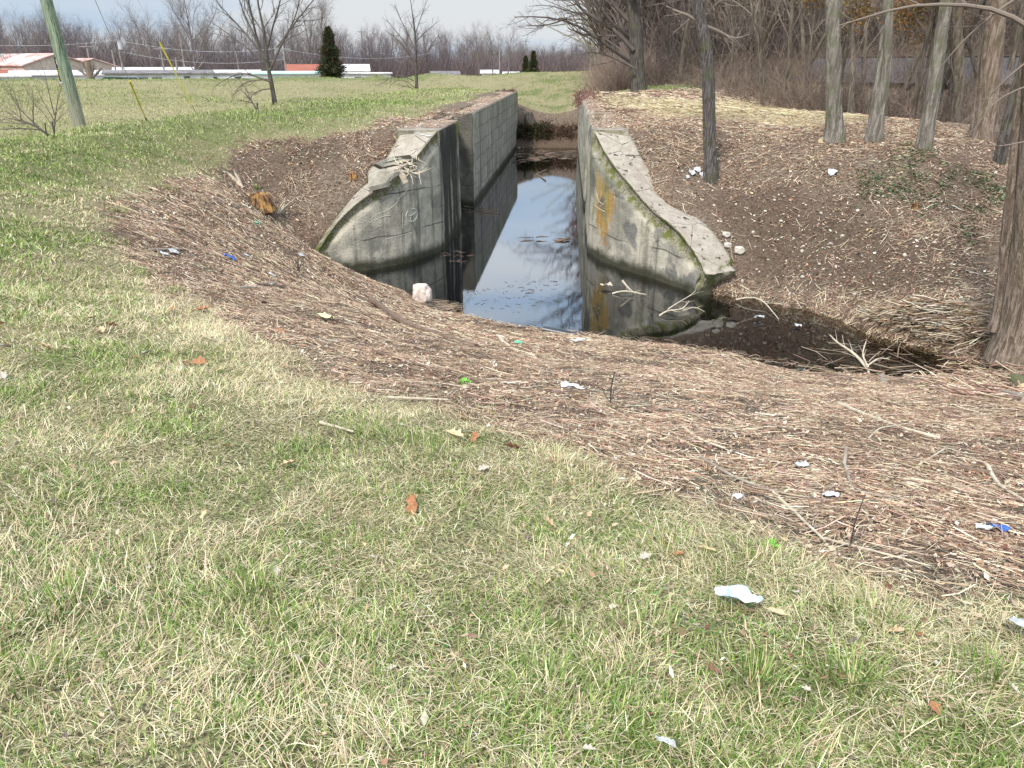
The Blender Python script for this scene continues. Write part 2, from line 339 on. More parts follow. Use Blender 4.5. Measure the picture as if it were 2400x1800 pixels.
def axis(a, b, step, ends, g=1.16):
    mid = list(np.arange(a, b, step)); hi = [mid[-1]+step]; s = step
    while hi[-1] < ends[1]: s = min(s*g, 60); hi.append(hi[-1]+s)
    lo = [a-step]; s = step
    while lo[-1] > ends[0]: s = min(s*g, 60); lo.append(lo[-1]-s)
    return np.array(lo[::-1]+mid+hi)
gx = axis(-17, 14, .14, (-900, 900), 1.05); gy = axis(.6, 33, .14, (-300, 1500), 1.045)
X, Y = np.meshgrid(gx, gy); Z = terrain(X, Y)
nx, ny = len(gx), len(gy); idx = np.arange(nx*ny).reshape(ny, nx)
F = np.stack([idx[:-1, :-1], idx[:-1, 1:], idx[1:, 1:], idx[1:, :-1]], -1).reshape(-1, 4)
m_, st_, di_, iv_, gr_, gn_ = zones(X, Y)
m = M('ground_soil_and_turf')
big = m.noise(.35, 4); med = m.noise(2.2, 5); fin = m.noise(14, 6, ro=.7); vf = m.noise(60, 3, ro=.7); stretch = m.noise(9, 5, m.map(m.pos(), (1, 3.2, 1), rot=(0, 0, .25)))
grn = m.mix(m.rng(med, .35, .65), (.105, .165, .038), (.19, .235, .07)); strw = m.mix(m.rng(fin, .35, .7), (.36, .31, .16), (.50, .43, .26))
gmask = m.rng(m.mth('ADD', m.mul(m.at('green'), .16), m.mth('ADD', m.mul(med, .35), m.mul(fin, .6))), .46, .72)
turf = m.mix(gmask, strw, grn); turf = m.mix(m.rng(vf, .40, .62, 0, .9), turf, (.06, .05, .028))
soil = m.mix(m.rng(fin, .35, .65), (.065, .046, .033), (.15, .11, .08))
litter = m.mix(m.rng(stretch, .45, .66), soil, (.25, .19, .14)); litter = m.mix(m.rng(vf, .52, .66, 0, .8), litter, (.48, .39, .28)); litter = m.mix(m.rng(big, .45, .6, 0, .35), litter, (.17, .10, .07))
c = m.mix(m.at('mulch'), turf, litter)
c = m.mix(m.mul(m.at('straw'), m.rng(fin, .3, .55)), c, m.mix(m.rng(med, .4, .6), (.55, .48, .30), (.38, .38, .16)))
c = m.mix(m.mul(m.at('dirt'), .85), c, soil)
# wet, dark mud and leaf litter on the bed of the basin
zc = m.sep(m.pos())[2]; c = m.mix(m.rng(m.mth('ADD', zc, m.mul(fin, .25)), WL+.05, WL+.3, 1, 0), c, (.04, .03, .014))
m.col(c); m.bump(m.mth('ADD', fin, m.mul(vf, .6)), .9, .05); m.b.inputs['Roughness'].default_value = .95; m.b.inputs['Specular IOR Level'].default_value = .08
ground = mesh_np('ground', np.stack([X, Y, Z], -1), [F], m.m, smooth=True, attrs=dict(mulch=m_, straw=st_, dirt=di_, green=gn_))
tag(ground, kind='structure')

# ---------------------------------------------------------------- water
m = M('canal_water'); t = m.t; t.nodes.remove(m.b)
gl = t.nodes.new('ShaderNodeBsdfGlossy'); gl.inputs['Roughness'].default_value = .0; gl.inputs[0].default_value = (.93, .96, 1, 1)
tr = t.nodes.new('ShaderNodeBsdfTransparent'); tr.inputs[0].default_value = (.80, .74, .55, 1)
ms = t.nodes.new('ShaderNodeMixShader'); lw = t.nodes.new('ShaderNodeLayerWeight'); lw.inputs[0].default_value = .5
fac = m.rng(lw.outputs['Facing'], .50, .99, .06, .72)
bp = t.nodes.new('ShaderNodeBump'); bp.inputs['Strength'].default_value = .02; bp.inputs['Distance'].default_value = .02
m.lk(m.noise(5, 3, m.map(m.pos(), (1, 2.2, 1))), bp.inputs['Height']); t.links.new(bp.outputs[0], gl.inputs['Normal'])
t.links.new(fac, ms.inputs[0]); t.links.new(tr.outputs[0], ms.inputs[1]); t.links.new(gl.outputs[0], ms.inputs[2]); t.links.new(ms.outputs[0], t.nodes['Material Output'].inputs[0])
va = t.nodes.new('ShaderNodeVolumeAbsorption'); va.inputs[0].default_value = (.36, .30, .12, 1); va.inputs['Density'].default_value = 3.5
t.links.new(va.outputs[0], t.nodes['Material Output'].inputs['Volume'])
wb = Bld(); wb.box((1.5, 36, (WL-9)/2), (25, 48, 9+WL)); V, Fq = wb.arr()
water = mesh_np('water', V, Fq, m.m); tag(water, kind='structure')

# ================================================================ LOCK WALLS
def wall_mat(name, side):
    m = M(name); P = m.pos(); xyz = m.sep(P); z = xyz[2]; y = xyz[1]
    big = m.noise(.8, 5); med = m.noise(3.5, 6, ro=.65); fin = m.noise(22, 5, ro=.7)
    strk = m.noise(1, 5, m.map(P, (3.2, 3.2, .22)), .6); strk2 = m.noise(1, 4, m.map(P, (9, 9, .35)), .6)
    c = m.mix(m.rng(big, .35, .65), (.50, .45, .35), (.35, .32, .255)); c = m.mix(m.rng(med, .42, .62, 0, .7), c, (.54, .49, .385)); c = m.mix(m.rng(fin, .52, .68, 0, .6), c, (.17, .155, .12)); c = m.mix(m.rng(m.noise(.55, 3, m.map(P, (1, 1, 1.6), loc=(4, 2, 1))), .5, .62, 0, .6), c, (.15, .145, .125))
    c = m.mix(m.rng(strk, .50, .68, 0, .65), c, (.10, .095, .075)); c = m.mix(m.rng(strk2, .58, .72, 0, .5), c, (.46, .43, .36))
    # horizontal pour lines
    wz = m.mth('ADD', z, m.mul(m.noise(.5, 3), .35))
    for zz in (-3.35, -4.55):
        ln = m.mth('ABSOLUTE', m.mth('SUBTRACT', wz, zz)); c = m.mix(m.mul(m.rng(ln, .008, .03, .75, 0), m.rng(m.noise(.9, 4), .42, .55)), c, (.05, .045, .035))
    # cracks
    vd = m.vor(.62, m.mth('ADD', 0, 0) if False else m.map(P, (1, 1, .8), loc=(.3, 0, 0)), 'DISTANCE_TO_EDGE')
    cr = m.mul(m.rng(m.mth('ADD', vd, m.mul(med, .05)), .022, .036, 1, 0), m.rng(m.noise(.7, 2), .45, .55)); c = m.mix(m.mul(cr, .55), c, (.045, .04, .03))
    dt = m.at('dtop')
    if side == 'L':
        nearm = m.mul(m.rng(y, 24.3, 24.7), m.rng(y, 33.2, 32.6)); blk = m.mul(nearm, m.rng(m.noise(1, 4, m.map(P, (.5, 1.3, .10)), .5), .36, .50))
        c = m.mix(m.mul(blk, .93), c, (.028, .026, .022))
        # coursed stone facing further in
        br = m.n('ShaderNodeTexBrick'); cb = m.n('ShaderNodeCombineXYZ'); m.lk(m.mth('ADD', y, m.mul(m.noise(1.2, 2), .25)), cb.inputs[0]); m.lk(m.mth('ADD', z, m.mul(m.noise(1, 2), .2)), cb.inputs[1])
        m.lk(cb.outputs[0], br.inputs['Vector']); br.inputs['Scale'].default_value = 1; br.inputs['Brick Width'].default_value = 1.7; br.inputs['Row Height'].default_value = .62; br.inputs['Mortar Size'].default_value = .016; br.inputs['Mortar Smooth'].default_value = .3
        br.inputs['Color1'].default_value = (.42, .39, .33, 1); br.inputs['Color2'].default_value = (.30, .28, .23, 1); br.inputs['Mortar'].default_value = (.10, .09, .07, 1)
        sb = m.mix(m.rng(strk, .46, .66, 0, .7), br.outputs[0], (.10, .095, .075)); sb = m.mix(m.rng(fin, .5, .7, 0, .45), sb, (.46, .44, .39))
        sb = m.mix(m.mul(m.rng(strk2, .5, .62), m.rng(dt, 1.9, .3)), sb, (.20, .19, .05))
        c = m.mix(m.rng(y, 33.5, 34.2), c, sb)
        c = m.mix(m.mul(m.mul(m.rng(dt, .9, .1), m.rng(strk, .42, .5)), m.rng(m.mth('ABSOLUTE', m.mth('SUBTRACT', y, 28.4)), .2, .7, 1, 0)), c, (.16, .17, .02))
    else:
        # rust coloured seep on the wing beside the chamber
        d = m.n('ShaderNodeVectorMath', operation='DISTANCE'); m.lk(m.map(P, (1.3, .8, .42)), d.inputs[0]); d.inputs[1].default_value = (1.3*.85, 23.4*.8, -3.45*.42)
        c = m.mix(m.mul(m.rng(m.mth('ADD', d.outputs['Value'], m.mul(m.mth('SUBTRACT', med, .5), .9)), .45, .75, 1, 0), m.rng(dt, .6, .95)), c, m.mix(m.rng(strk2, .4, .6), (.40, .22, .06), (.36, .30, .14)))
        c = m.mix(m.mul(m.rng(m.noise(1.1, 3), .5, .6), m.mul(m.rng(dt, 2.4, 1.2), .75)), c, (.10, .10, .10))
        c = m.mix(m.mul(m.rng(strk, .5, .6), m.rng(z, -5.0, -4.2, .0, .35)), c, (.22, .23, .09))
    # ragged mossy band where the coping has spalled away
    bw = m.mth('ADD', dt, m.mul(m.mth('SUBTRACT', m.noise(2.3, 4), .5), .5)); band = m.mul(m.rng(bw, .52 if side == 'R' else .42, .40 if side == 'R' else .25), m.rng(y, 25.0, 24.2))
    rub = m.mix(m.rng(m.vor(16), .15, .5), (.055, .052, .03), (.30, .27, .19)); rub = m.mix(m.rng(m.noise(4, 4), .45, .6), rub, (.13, .14, .035))
    c = m.mix(m.mul(band, .92), c, rub)
    c = m.mix(m.mul(m.rng(m.mth('ADD', dt, m.mul(med, .12)), .12, .05), m.rng(y, 25, 26)), c, (.16, .125, .095))
    # wet foot of the wall
    wet = m.rng(m.mth('ADD', z, m.mul(m.mth('SUBTRACT', m.noise(1.4, 4), .5), .42)), WL+.12, WL+.42, 1, 0); c = m.mix(m.mul(wet, .92), c, (.03, .03, .014))
    # weathered upper surface
    up = m.rng(m.sep(m.nrm())[2], .55, .8)
    top = m.mix(m.rng(med, .35, .65), (.46, .40, .325), (.34, .29, .23)); top = m.mix(m.rng(fin, .5, .72, 0, .6), top, (.20, .17, .14))
    vt = m.vor(.9, m.map(P, (1, 1, 0)), 'DISTANCE_TO_EDGE'); top = m.mix(m.rng(m.mth('ADD', vt, m.mul(med, .05)), .026, .034, .9, 0), top, (.05, .04, .03))
    top = m.mix(m.mul(m.rng(m.noise(5, 4), .60, .66), .9), top, (.045, .04, .025))
    top = m.mix(m.mul(m.rng(y, 24.8, 25.6), m.rng(m.noise(3, 5), .38, .55)), top, (.26, .17, .125))
    c = m.mix(up, c, top)
    m.col(c); m.bump(m.mth('ADD', m.mul(med, 1.0), m.mul(fin, .8)), 1, .05)
    m.lk(m.rng(m.mth('ADD', wet, 0), 0, 1, .9, .45), m.b.inputs['Roughness']); return m.m
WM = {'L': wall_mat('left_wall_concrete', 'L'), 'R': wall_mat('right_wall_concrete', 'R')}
def sweep(name, path, ztop, width, side, parent, sgn, rough=.03, spall=0, end_rough=False, zlow=-7.2, outdrop=1.6, undercut=0.):
    """path: inner foot line; ztop per station; sgn +1 = body lies to the left of travel"""
    path = np.asarray(path, float); seg = np.linalg.norm(np.diff(path, axis=0), axis=1); s = np.concatenate([[0], np.cumsum(seg)]); n = max(int(s[-1]/.07), 6)
    u = np.linspace(0, s[-1], n); P = np.stack([np.interp(u, s, path[:, k]) for k in (0, 1)], 1); zt = np.interp(u, s, ztop); wd = np.interp(u, s, width)
    if len(path) > 2:
        for _ in range(26): P[1:-1] = (P[:-2]+2*P[1:-1]+P[2:])/4; zt[1:-1] = (zt[:-2]+2*zt[1:-1]+zt[2:])/4
    T = np.gradient(P, axis=0); T /= np.linalg.norm(T, axis=1, keepdims=True); N = np.stack([-T[:, 1], T[:, 0]], 1)*sgn
    # profile rows: inner face (bottom to top), top surface, outer face
    hs = []
    for k in range(44): hs.append(('i', 1-k/43.))
    for k in range(1, 12): hs.append(('t', k/11.))
    for k in range(1, 10): hs.append(('o', k/9.))
    rows = []; dts = []
    for typ, q in hs:
        if typ == 'i':
            d = (q**1.15)*(zt-zlow); z = zt-d; o_ = np.zeros(n)+.0; nrm = -N
        elif typ == 't': z = zt.copy(); d = np.zeros(n); o_ = wd*q; nrm = N*0
        else: d = outdrop*q+0*zt; z = zt-d; o_ = wd+0*zt; nrm = N
        p = np.stack([P[:, 0]+N[:, 0]*o_, P[:, 1]+N[:, 1]*o_, z], 1)
        f1 = fbm(p*np.array([1.7, 1.7, 1.7]), 5, 4)-.5; f2 = fbm(p*6., 15, 3)-.5
        if typ == 'i':
            a = rough*2.2*f1+rough*f2; chip = np.clip(.10-d, 0, .1)*(.7+1.4*f1)
            if spall:
                bandm = sstep(spall*1.25, spall*.8, d+.7*f1*spall)*sstep(.02, .12, d); a = a-bandm*(.07+.10*(f2+.5)); 
            a = a-chip*.5-undercut*sstep(1.0, 0., d)
            p[:, :2] += nrm*a[:, None]
        elif typ == 't':
            p[:, 2] += .03*f1+.02*f2-(.05*np.clip(.12-q, 0, 1)*6)*(.5+f1)
        else: p[:, :2] += nrm*(f1*.06)[:, None]
        rows.append(p); dts.append(d if typ != 't' else np.zeros(n))
    A = np.stack(rows); D = np.stack(dts); R_ = len(rows)
    if end_rough:      # broken end: pull in rows by noise near the last stations
        tt = T[-1]
        k = sstep(s[-1]-.5, s[-1], u)[None, :]; q = (fbm(A*3.3, 77, 4)-.42)*.75*k; A[..., 0] -= tt[0]*q; A[..., 1] -= tt[1]*q
        under = sstep(.05, .25, D)*k*.22; A[..., 0] -= tt[0]*under; A[..., 1] -= tt[1]*under
    V = A.reshape(-1, 3); idx = np.arange(R_*n).reshape(R_, n)
    F = np.stack([idx[:-1, :-1], idx[:-1, 1:], idx[1:, 1:], idx[1:, :-1]], -1).reshape(-1, 4)
    if sgn > 0: F = F[:, ::-1]
    # end caps as grids between the inner and outer profile
    extraV = [V]; extraF = [F]; base = len(V); dd = [D.ravel()]
    for e in (0, n-1):
        inner = A[:44, e][::-1]; outer = A[54:, e]; top = A[43:55, e]
        ni = 22; no = 10
        ii = inner[np.linspace(0, 43, ni).astype(int)]; zi = np.linspace(0, 1, ni)
        oz = np.interp(zi, np.linspace(0, 1, len(outer)), outer[:, 2]); ox = np.interp(zi, np.linspace(0, 1, len(outer)), outer[:, 0]); oy = np.interp(zi, np.linspace(0, 1, len(outer)), outer[:, 1])
        oo = np.stack([ox, oy, ii[:, 2]], 1)
        g = ii[:, None]*(1-np.linspace(0, 1, no))[None, :, None]+oo[:, None]*np.linspace(0, 1, no)[None, :, None]
        g[0] = top[np.linspace(0, 11, no).astype(int)]
        nn = T[e]*(1 if e else -1); amp = (.16 if end_rough and e else .05); q = (fbm(g*5, 31, 3)-.5)*amp*2; q[0] *= .0; q[:, 0] *= 0; q[:, -1] *= 0
        g[..., 0] += nn[0]*q; g[..., 1] += nn[1]*q
        gi = np.arange(ni*no).reshape(ni, no)+base; f = np.stack([gi[:-1, :-1], gi[:-1, 1:], gi[1:, 1:], gi[1:, :-1]], -1).reshape(-1, 4)
        if (sgn > 0) == (e == 0): f = f[:, ::-1]
        extraV.append(g.reshape(-1, 3)); extraF.append(f); base += ni*no; dd.append(np.maximum(zt[e]-g[..., 2], .3).ravel())
    return child(name, np.concatenate(extraV), [np.concatenate(extraF)], WM[side], parent, smooth=True, attrs=dict(dtop=np.concatenate(dd)))
LW = empty('lock_wall', (-4.8, 40, -5.6), 'left concrete and stone canal lock wall with a deep gate recess and curved wing', 'wall')
RW = empty('lock_wall', (.9, 40, -5.6), 'right concrete canal lock wall with broad cracked coping sloping down into the water', 'wall')
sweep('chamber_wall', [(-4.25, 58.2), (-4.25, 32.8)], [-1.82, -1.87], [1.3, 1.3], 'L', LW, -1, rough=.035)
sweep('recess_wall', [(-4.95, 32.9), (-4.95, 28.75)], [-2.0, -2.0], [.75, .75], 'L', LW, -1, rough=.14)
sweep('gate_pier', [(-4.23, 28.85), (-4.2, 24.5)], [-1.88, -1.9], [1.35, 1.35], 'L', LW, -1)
ltop = [-1.9, -2.06, -2.52, -2.95, -3.2, -3.42, -3.85, -4.36, -4.9]
sweep('wing_wall', [(-4.2, 24.56)]+LB[2:], [-1.9, -2.06, -2.58, -3.0, -3.24, -3.46, -3.84, -4.32, -5.1], [1.3, 1.2, 1.1, .9, .8, .7, .6, .5, .5], 'L', LW, -1, spall=.34, end_rough=True, zlow=-6.9)
sweep('chamber_wall', [(.1, 58.2), (.40, 32.8)], [-1.85, -1.87], [1.2, 1.2], 'R', RW, 1)
sweep('recess_wall', [(1.1, 32.9), (1.1, 28.75)], [-1.95, -1.95], [.6, .6], 'R', RW, 1, rough=.1)
sweep('gate_pier', [(.42, 28.85), (.47, 24.56)], [-1.87, -1.86], [1.15, 1.1], 'R', RW, 1)
sweep('wing_wall', [(.47, 24.62)]+RB[2:], [-1.86, -2.42, -2.98, -3.72, -4.06, -4.62, -4.98], [1.12, 1.14, 1.14, 1.12, 1.08, 1.02, .95], 'R', RW, 1, spall=.42, end_rough=True)
# ================================================================ GRASS, STALKS AND LITTER (uncountable cover)
def sample(n, ymin, ymax, margin=1.5, power=1.0):
    """random ground positions inside the wedge the lens sees, plus a margin on each side"""
    y = ymin+(ymax-ymin)*RNG.random(n)**power
    u = RNG.random(n); hl = .62*y/1+margin; hr = .80*y+margin      # wedge is turned a little left
    xl = -.82*y-margin; xr = .62*y+margin
    return xl+(xr-xl)*u, y
def blade_mesh(name, x, y, h, wd, lean, az, col, mat, z=None, curl=.5, flat=None):
    z = terrain(x, y) if z is None else z
    n = len(x); d = np.stack([np.cos(az), np.sin(az)], 1); sd = np.stack([-d[:, 1], d[:, 0]], 1); tw = RNG.normal(0, .5, n)
    sd = sd*np.cos(tw)[:, None]+d*np.sin(tw)[:, None]*.6
    L1 = h*.55; c1 = np.cos(lean); s1 = np.sin(lean); l2 = lean+curl*RNG.random(n); c2 = np.cos(l2); s2 = np.sin(l2)
    B = np.stack([x, y, z-.004], 1); Mid = B+np.concatenate([d*(L1*s1)[:, None], (L1*c1)[:, None]], 1); Tip = Mid+np.concatenate([d*((h-L1)*s2)[:, None], ((h-L1)*c2)[:, None]], 1)
    W3 = np.concatenate([sd*wd[:, None]*.5, np.zeros((n, 1))], 1)
    V = np.stack([B-W3, B+W3, Mid+W3*.85, Mid-W3*.85, Tip], 1); b = np.arange(n)[:, None]*5
    F4 = b+np.array([[0, 1, 2, 3]]); F3 = b+np.array([[3, 2, 4]])
    C = np.repeat(col[:, None, :], 5, 1)*np.array([.72, .72, 1, 1, 1.12])[None, :, None]*0+np.repeat(col[:, None, :], 5, 1)
    return mesh_np(name, V, [F4, F3], mat, cols=C.reshape(-1, 3))
def pal(n, cols, jit=.14):
    cols = np.array(cols); c = cols[RNG.integers(0, len(cols), n)]*(1+RNG.normal(0, jit, (n, 1))); return np.clip(c*(1+RNG.normal(0, .05, (n, 3))), .01, .9)
DEAD = [(.62, .53, .31), (.76, .67, .44), (.44, .36, .20), (.56, .48, .30), (.68, .58, .36), (.32, .24, .14)]
LIVE = [(.14, .225, .045), (.20, .29, .07), (.09, .155, .03), (.26, .33, .10), (.33, .36, .14)]
def turf(ymin, ymax, n, hs, ws, name, power=1., xlim=None):
    x, y = sample(n, ymin, ymax, 1.2, power)
    m_, st, di, iv, gr, gn = zones(x, y)
    # grass thins out towards the cleared slope; tussocks
    tus = n2(x, y, 2.3, 61, 3); k = (RNG.random(n) < gr*(.42+.9*sstep(.35, .55, tus))) & ~((x > -5.7) & (x < 2) & (y > 24) & (y < 60.5))
    x, y, gn, tus, m_ = x[k], y[k], gn[k], tus[k], m_[k]; n = len(x)
    pg = .24+.42*gn*sstep(.3, .6, n2(x, y, 5., 71, 2)+.1)+.1*sstep(.5, .7, tus); pg = pg*(1-.75*sstep(0, .5, m_))
    edge = sstep(.8, .1, signed(x, y, MULCH)*-1-.0) if False else np.exp(-np.clip(-signed(x, y, MULCH), 0, 9)/.5); pg = pg*(1-.7*edge)
    pg = pg*(1-.85*np.exp(-np.clip(-signed(x, y, MULCH)-.15, 0, 9)/.35)); dist = np.hypot(x, y); pg = pg+sstep(18, 45, dist)*(.30-.25*(dpoly(x, y, FOOTL) < 4))*(1-m_); live = RNG.random(n) < pg
    sc = np.maximum(1, dist/4.5)
    h = (hs[0]+(hs[1]-hs[0])*RNG.random(n)**2.2)*np.where(live, 1.0, 1.15)*(.75+.6*tus)*np.minimum(sc, 2.2)**.5
    wd = (ws[0]+(ws[1]-ws[0])*RNG.random(n))*np.where(live, 1.15, .85)*sc**.75
    lean = np.where(live, np.abs(RNG.normal(.65, .4, n)), np.abs(RNG.normal(1.22, .28, n))); lean = np.clip(lean, 0, 1.45)
    flow = n2(x, y, 1.6, 81, 2)*9; az = flow+RNG.normal(0, 1.6, n)
    col = np.where(live[:, None], pal(n, LIVE), pal(n, DEAD)); far = sstep(10, 40, dist)[:, None]; mean_ = pg[:, None]*np.array([.24, .31, .10])+(1-pg[:, None])*np.array([.50, .44, .26]); col = col*(1-far*.8)+mean_*far*.8
    tone = (.55+.75*n2(x, y, 9., 91, 2)+.25*n2(x, y, 1.3, 95, 2))[:, None]; col = np.clip(col*tone, .01, .85)
    o = blade_mesh(name, x, y, h, wd, lean, az, col, MB_BLADE, curl=.7); tag(o, kind='stuff'); return o
turf(1.05, 3.4, 210000, (.025, .085), (.0018, .0038), 'grass')
turf(3.4, 8.5, 270000, (.03, .09), (.0024, .0045), 'grass')
turf(8.5, 22, 230000, (.03, .09), (.003, .006), 'grass')
turf(22, 62, 170000, (.05, .12), (.004, .007), 'grass')
turf(62, 130, 90000, (.05, .10), (.005, .008), 'grass')

def thatch(n, ymin, ymax):
    x, y = sample(n, ymin, ymax, 1.); m_, st, di, iv, gr, gn = zones(x, y); k = RNG.random(n) < np.maximum(gr*sstep(.42, .60, n2(x, y, 1.7, 131, 3)), .9*np.exp(-(signed(x, y, MULCH)/.45)**2)); x, y = x[k], y[k]; n = len(x)
    az = n2(x, y, 1.1, 133, 2)*14+RNG.normal(0, .9, n); o = blade_mesh('matted_straw', x, y, RNG.uniform(.05, .15, n), RNG.uniform(.0016, .0034, n)*np.maximum(1, np.hypot(x, y)/4)**.7, np.clip(RNG.normal(1.15, .25, n), .3, 1.5), az, pal(n, [(.68, .57, .37), (.60, .49, .30), (.76, .66, .46), (.42, .33, .20), (.56, .43, .29)], .12), MB_BLADE, z=terrain(x, y)+.02*RNG.random(n), curl=.9); tag(o, kind='stuff')
thatch(70000, 1.1, 9); thatch(50000, 9, 24)
STALK = [(.47, .35, .245), (.60, .47, .33), (.34, .23, .16), (.22, .14, .10), (.70, .59, .43), (.37, .25, .18), (.50, .38, .27), (.14, .095, .07), (.29, .18, .125)]
def stalks(n, ymin, ymax, ls, ws, name, xr=None, dens=None, lift=.035, thick=False, pow_=1., z0=None):
    x, y = sample(n, ymin, ymax, 1.5, pow_)
    if xr: x = xr[0]+(xr[1]-xr[0])*RNG.random(n)
    m_, st, di, iv, gr, gn = zones(x, y); z = terrain(x, y)
    patch = sstep(.38, .60, n2(x, y, 1.1, 101, 4)*.6+n2(x, y, 4.5, 105, 2)*.4); p = m_*(.12+1.0*patch)*(1-.85*di)*(1-.45*iv)
    k = (RNG.random(n) < p) & (z > WL-.03) & ~((x > -5.45) & (x < 1.15) & (y > 25.0) & (y < 58.4)) & ~inpoly(x, y, BASIN)
    x, y, z, st = x[k], y[k], z[k], st[k]; n = len(x)
    dist = np.hypot(x, y); sc = np.maximum(1, dist/8.)
    ln = (ls[0]+(ls[1]-ls[0])*RNG.random(n)**4)*sc**.3; wd = (ws[0]+(ws[1]-ws[0])*RNG.random(n)**2)*sc**.8
    az = np.where(RNG.random(n) < .34, RNG.normal(-.32, .4, n), RNG.random(n)*6.3)+(n2(x, y, .9, 111, 3)-.5)*4.0
    d = np.stack([np.cos(az), np.sin(az)], 1)*ln[:, None]*.5; bend = RNG.normal(0, .12, (n, 1))*np.stack([-d[:, 1], d[:, 0]], 1)
    hz = lift*RNG.random(n)*sc**.5; tilt = RNG.normal(0, .22, n)*ln*.5*.5
    def pt(px_, py_, dz): return np.stack([px_, py_, terrain(px_, py_)+hz+np.maximum(dz, -.006)+.004], 1)
    a = pt(x-d[:, 0], y-d[:, 1], -tilt); b = pt(x+bend[:, 0], y+bend[:, 1], tilt*0); c = pt(x+d[:, 0], y+d[:, 1], tilt)
    col = pal(n, STALK, .2); stm = st[:, None]; col = col*(1-stm*.6)+pal(n, DEAD)*stm*.6
    tone = (.62+.8*n2(x, y, .9, 121, 3))[:, None]; col = np.clip(col*tone, .01, .85)
    P = np.stack([a, b, c], 1)
    R = np.stack([wd, wd*1.0, wd*.6], 1)*.5; V, F = tubes(P, R, 3); C = np.repeat(col[:, None], 9, 1).reshape(-1, 3)
    o = mesh_np(name, V, [F], MB_STRAW, cols=C); tag(o, kind='stuff'); return o
stalks(170000, 2.5, 9, (.03, .34), (.002, .0075), 'dry_stalk_litter')
stalks(220000, 9, 20, (.03, .32), (.003, .009), 'dry_stalk_litter')
stalks(150000, 17, 33, (.03, .26), (.003, .008), 'dry_stalk_litter', xr=(-13, 16))
stalks(60000, 33, 60, (.10, .50), (.006, .014), 'dry_stalk_litter', xr=(0, 26), lift=.06)
# flat chips and shredded leaves among the stalks
def chips(n, ymin, ymax, s, name, cols, xr=None, dens=1, zone='m', up=.02, mat=None):
    x, y = sample(n, ymin, ymax, 1.5)
    if xr: x = xr[0]+(xr[1]-xr[0])*RNG.random(n)
    m_, st, di, iv, gr, gn = zones(x, y); z = terrain(x, y)
    p = {'m': m_*(.35+.9*sstep(.36, .58, n2(x, y, 1.1, 101, 3))), 'i': iv*sstep(.35, .6, n2(x, y, 1.8, 201, 3)), 'g': gr*sstep(.48, .66, n2(x, y, 1.9, 211, 3))}[zone]
    k = (RNG.random(n) < p) & (z > WL-.02) & ~((x > -5.45) & (x < 1.15) & (y > 25.0) & (y < 58.4)) & ~inpoly(x, y, BASIN)
    x, y, z = x[k], y[k], z[k]; n = len(x); az = RNG.random(n)*6.28; q = s[0]+(s[1]-s[0])*RNG.random(n)**2; q = q*np.maximum(1, np.hypot(x, y)/10)**.8
    d = np.stack([np.cos(az), np.sin(az), RNG.normal(0, .35, n)], 1)*q[:, None]; e = np.stack([-np.sin(az), np.cos(az), RNG.normal(0, .4, n)], 1)*(q*(.25+.5*RNG.random(n)))[:, None]
    B = np.stack([x, y, z+.008+up*RNG.random(n)+q*.3], 1); V = np.stack([B-d, B-e, B+d, B+e], 1); F = np.arange(n)[:, None]*4+np.array([[0, 1, 2, 3]])
    C = np.repeat(pal(n, cols, .22)[:, None], 4, 1).reshape(-1, 3); o = mesh_np(name, V, [F], mat or MB_LEAF, cols=C); tag(o, kind='stuff'); return o
BRN = [(.36, .22, .14), (.44, .30, .20), (.26, .16, .11), (.62, .49, .35), (.52, .37, .26), (.72, .62, .48), (.32, .17, .11)]
chips(130000, 2.5, 12, (.006, .022), 'shredded_leaf_litter', BRN)
chips(170000, 12, 33, (.008, .028), 'shredded_leaf_litter', BRN, xr=(-13, 16))
chips(120000, 14, 26, (.010, .026), 'ivy_ground_cover', [(.09, .15, .06), (.13, .19, .08), (.06, .10, .04), (.19, .23, .14), (.28, .26, .17)], xr=(6, 15), zone='i', up=.03)

chips(26000, 1.3, 11, (.004, .010), 'clover_and_weed_leaves', [(.08, .20, .04), (.12, .26, .06), (.16, .28, .10)], zone='g', up=.03)
chips(9000, 1.3, 12, (.008, .022), 'crumbled_leaf_litter', BRN, zone='g', up=.02)
# ================================================================ TREES
def kids(P, R, n, ang, ratio, rr, K, t0=.25, t1=1., wob=.12, up=.06, lmin=0., down=0., az=None):
    """children of strands P (N,K,3), R (N,K): n per strand"""
    N, k0 = R.shape; t = t0+(t1-t0)*(np.arange(n)[None]+RNG.random((N, n)))/n; t = np.clip(t, 0, .999)
    f = t*(k0-1); i = np.minimum(f.astype(int), k0-2); u = (f-i)[..., None]; ar = np.arange(N)[:, None]
    A = P[ar, i]*(1-u)+P[ar, i+1]*u; T = P[ar, i+1]-P[ar, i]; T /= np.linalg.norm(T, axis=-1, keepdims=True)+1e-9
    r0 = (R[ar, i]*(1-u[..., 0])+R[ar, i+1]*u[..., 0])*rr
    plen = np.linalg.norm(np.diff(P, axis=1), axis=2).sum(1)[:, None]
    Ln = np.maximum(plen*ratio*(1.15-.65*t)*(.7+.6*RNG.random((N, n))), lmin)
    rnd = RNG.normal(size=(N, n, 3)); side = rnd-(rnd*T).sum(-1, keepdims=True)*T; side /= np.linalg.norm(side, axis=-1, keepdims=True)+1e-9
    a = ang*(.7+.6*RNG.random((N, n)))[..., None]; D = T*np.cos(a)+side*np.sin(a)
    A = A.reshape(-1, 3); D = D.reshape(-1, 3); Ln = Ln.ravel(); r0 = r0.ravel()
    return strand(A, D, Ln, r0, K, wob, up-down)
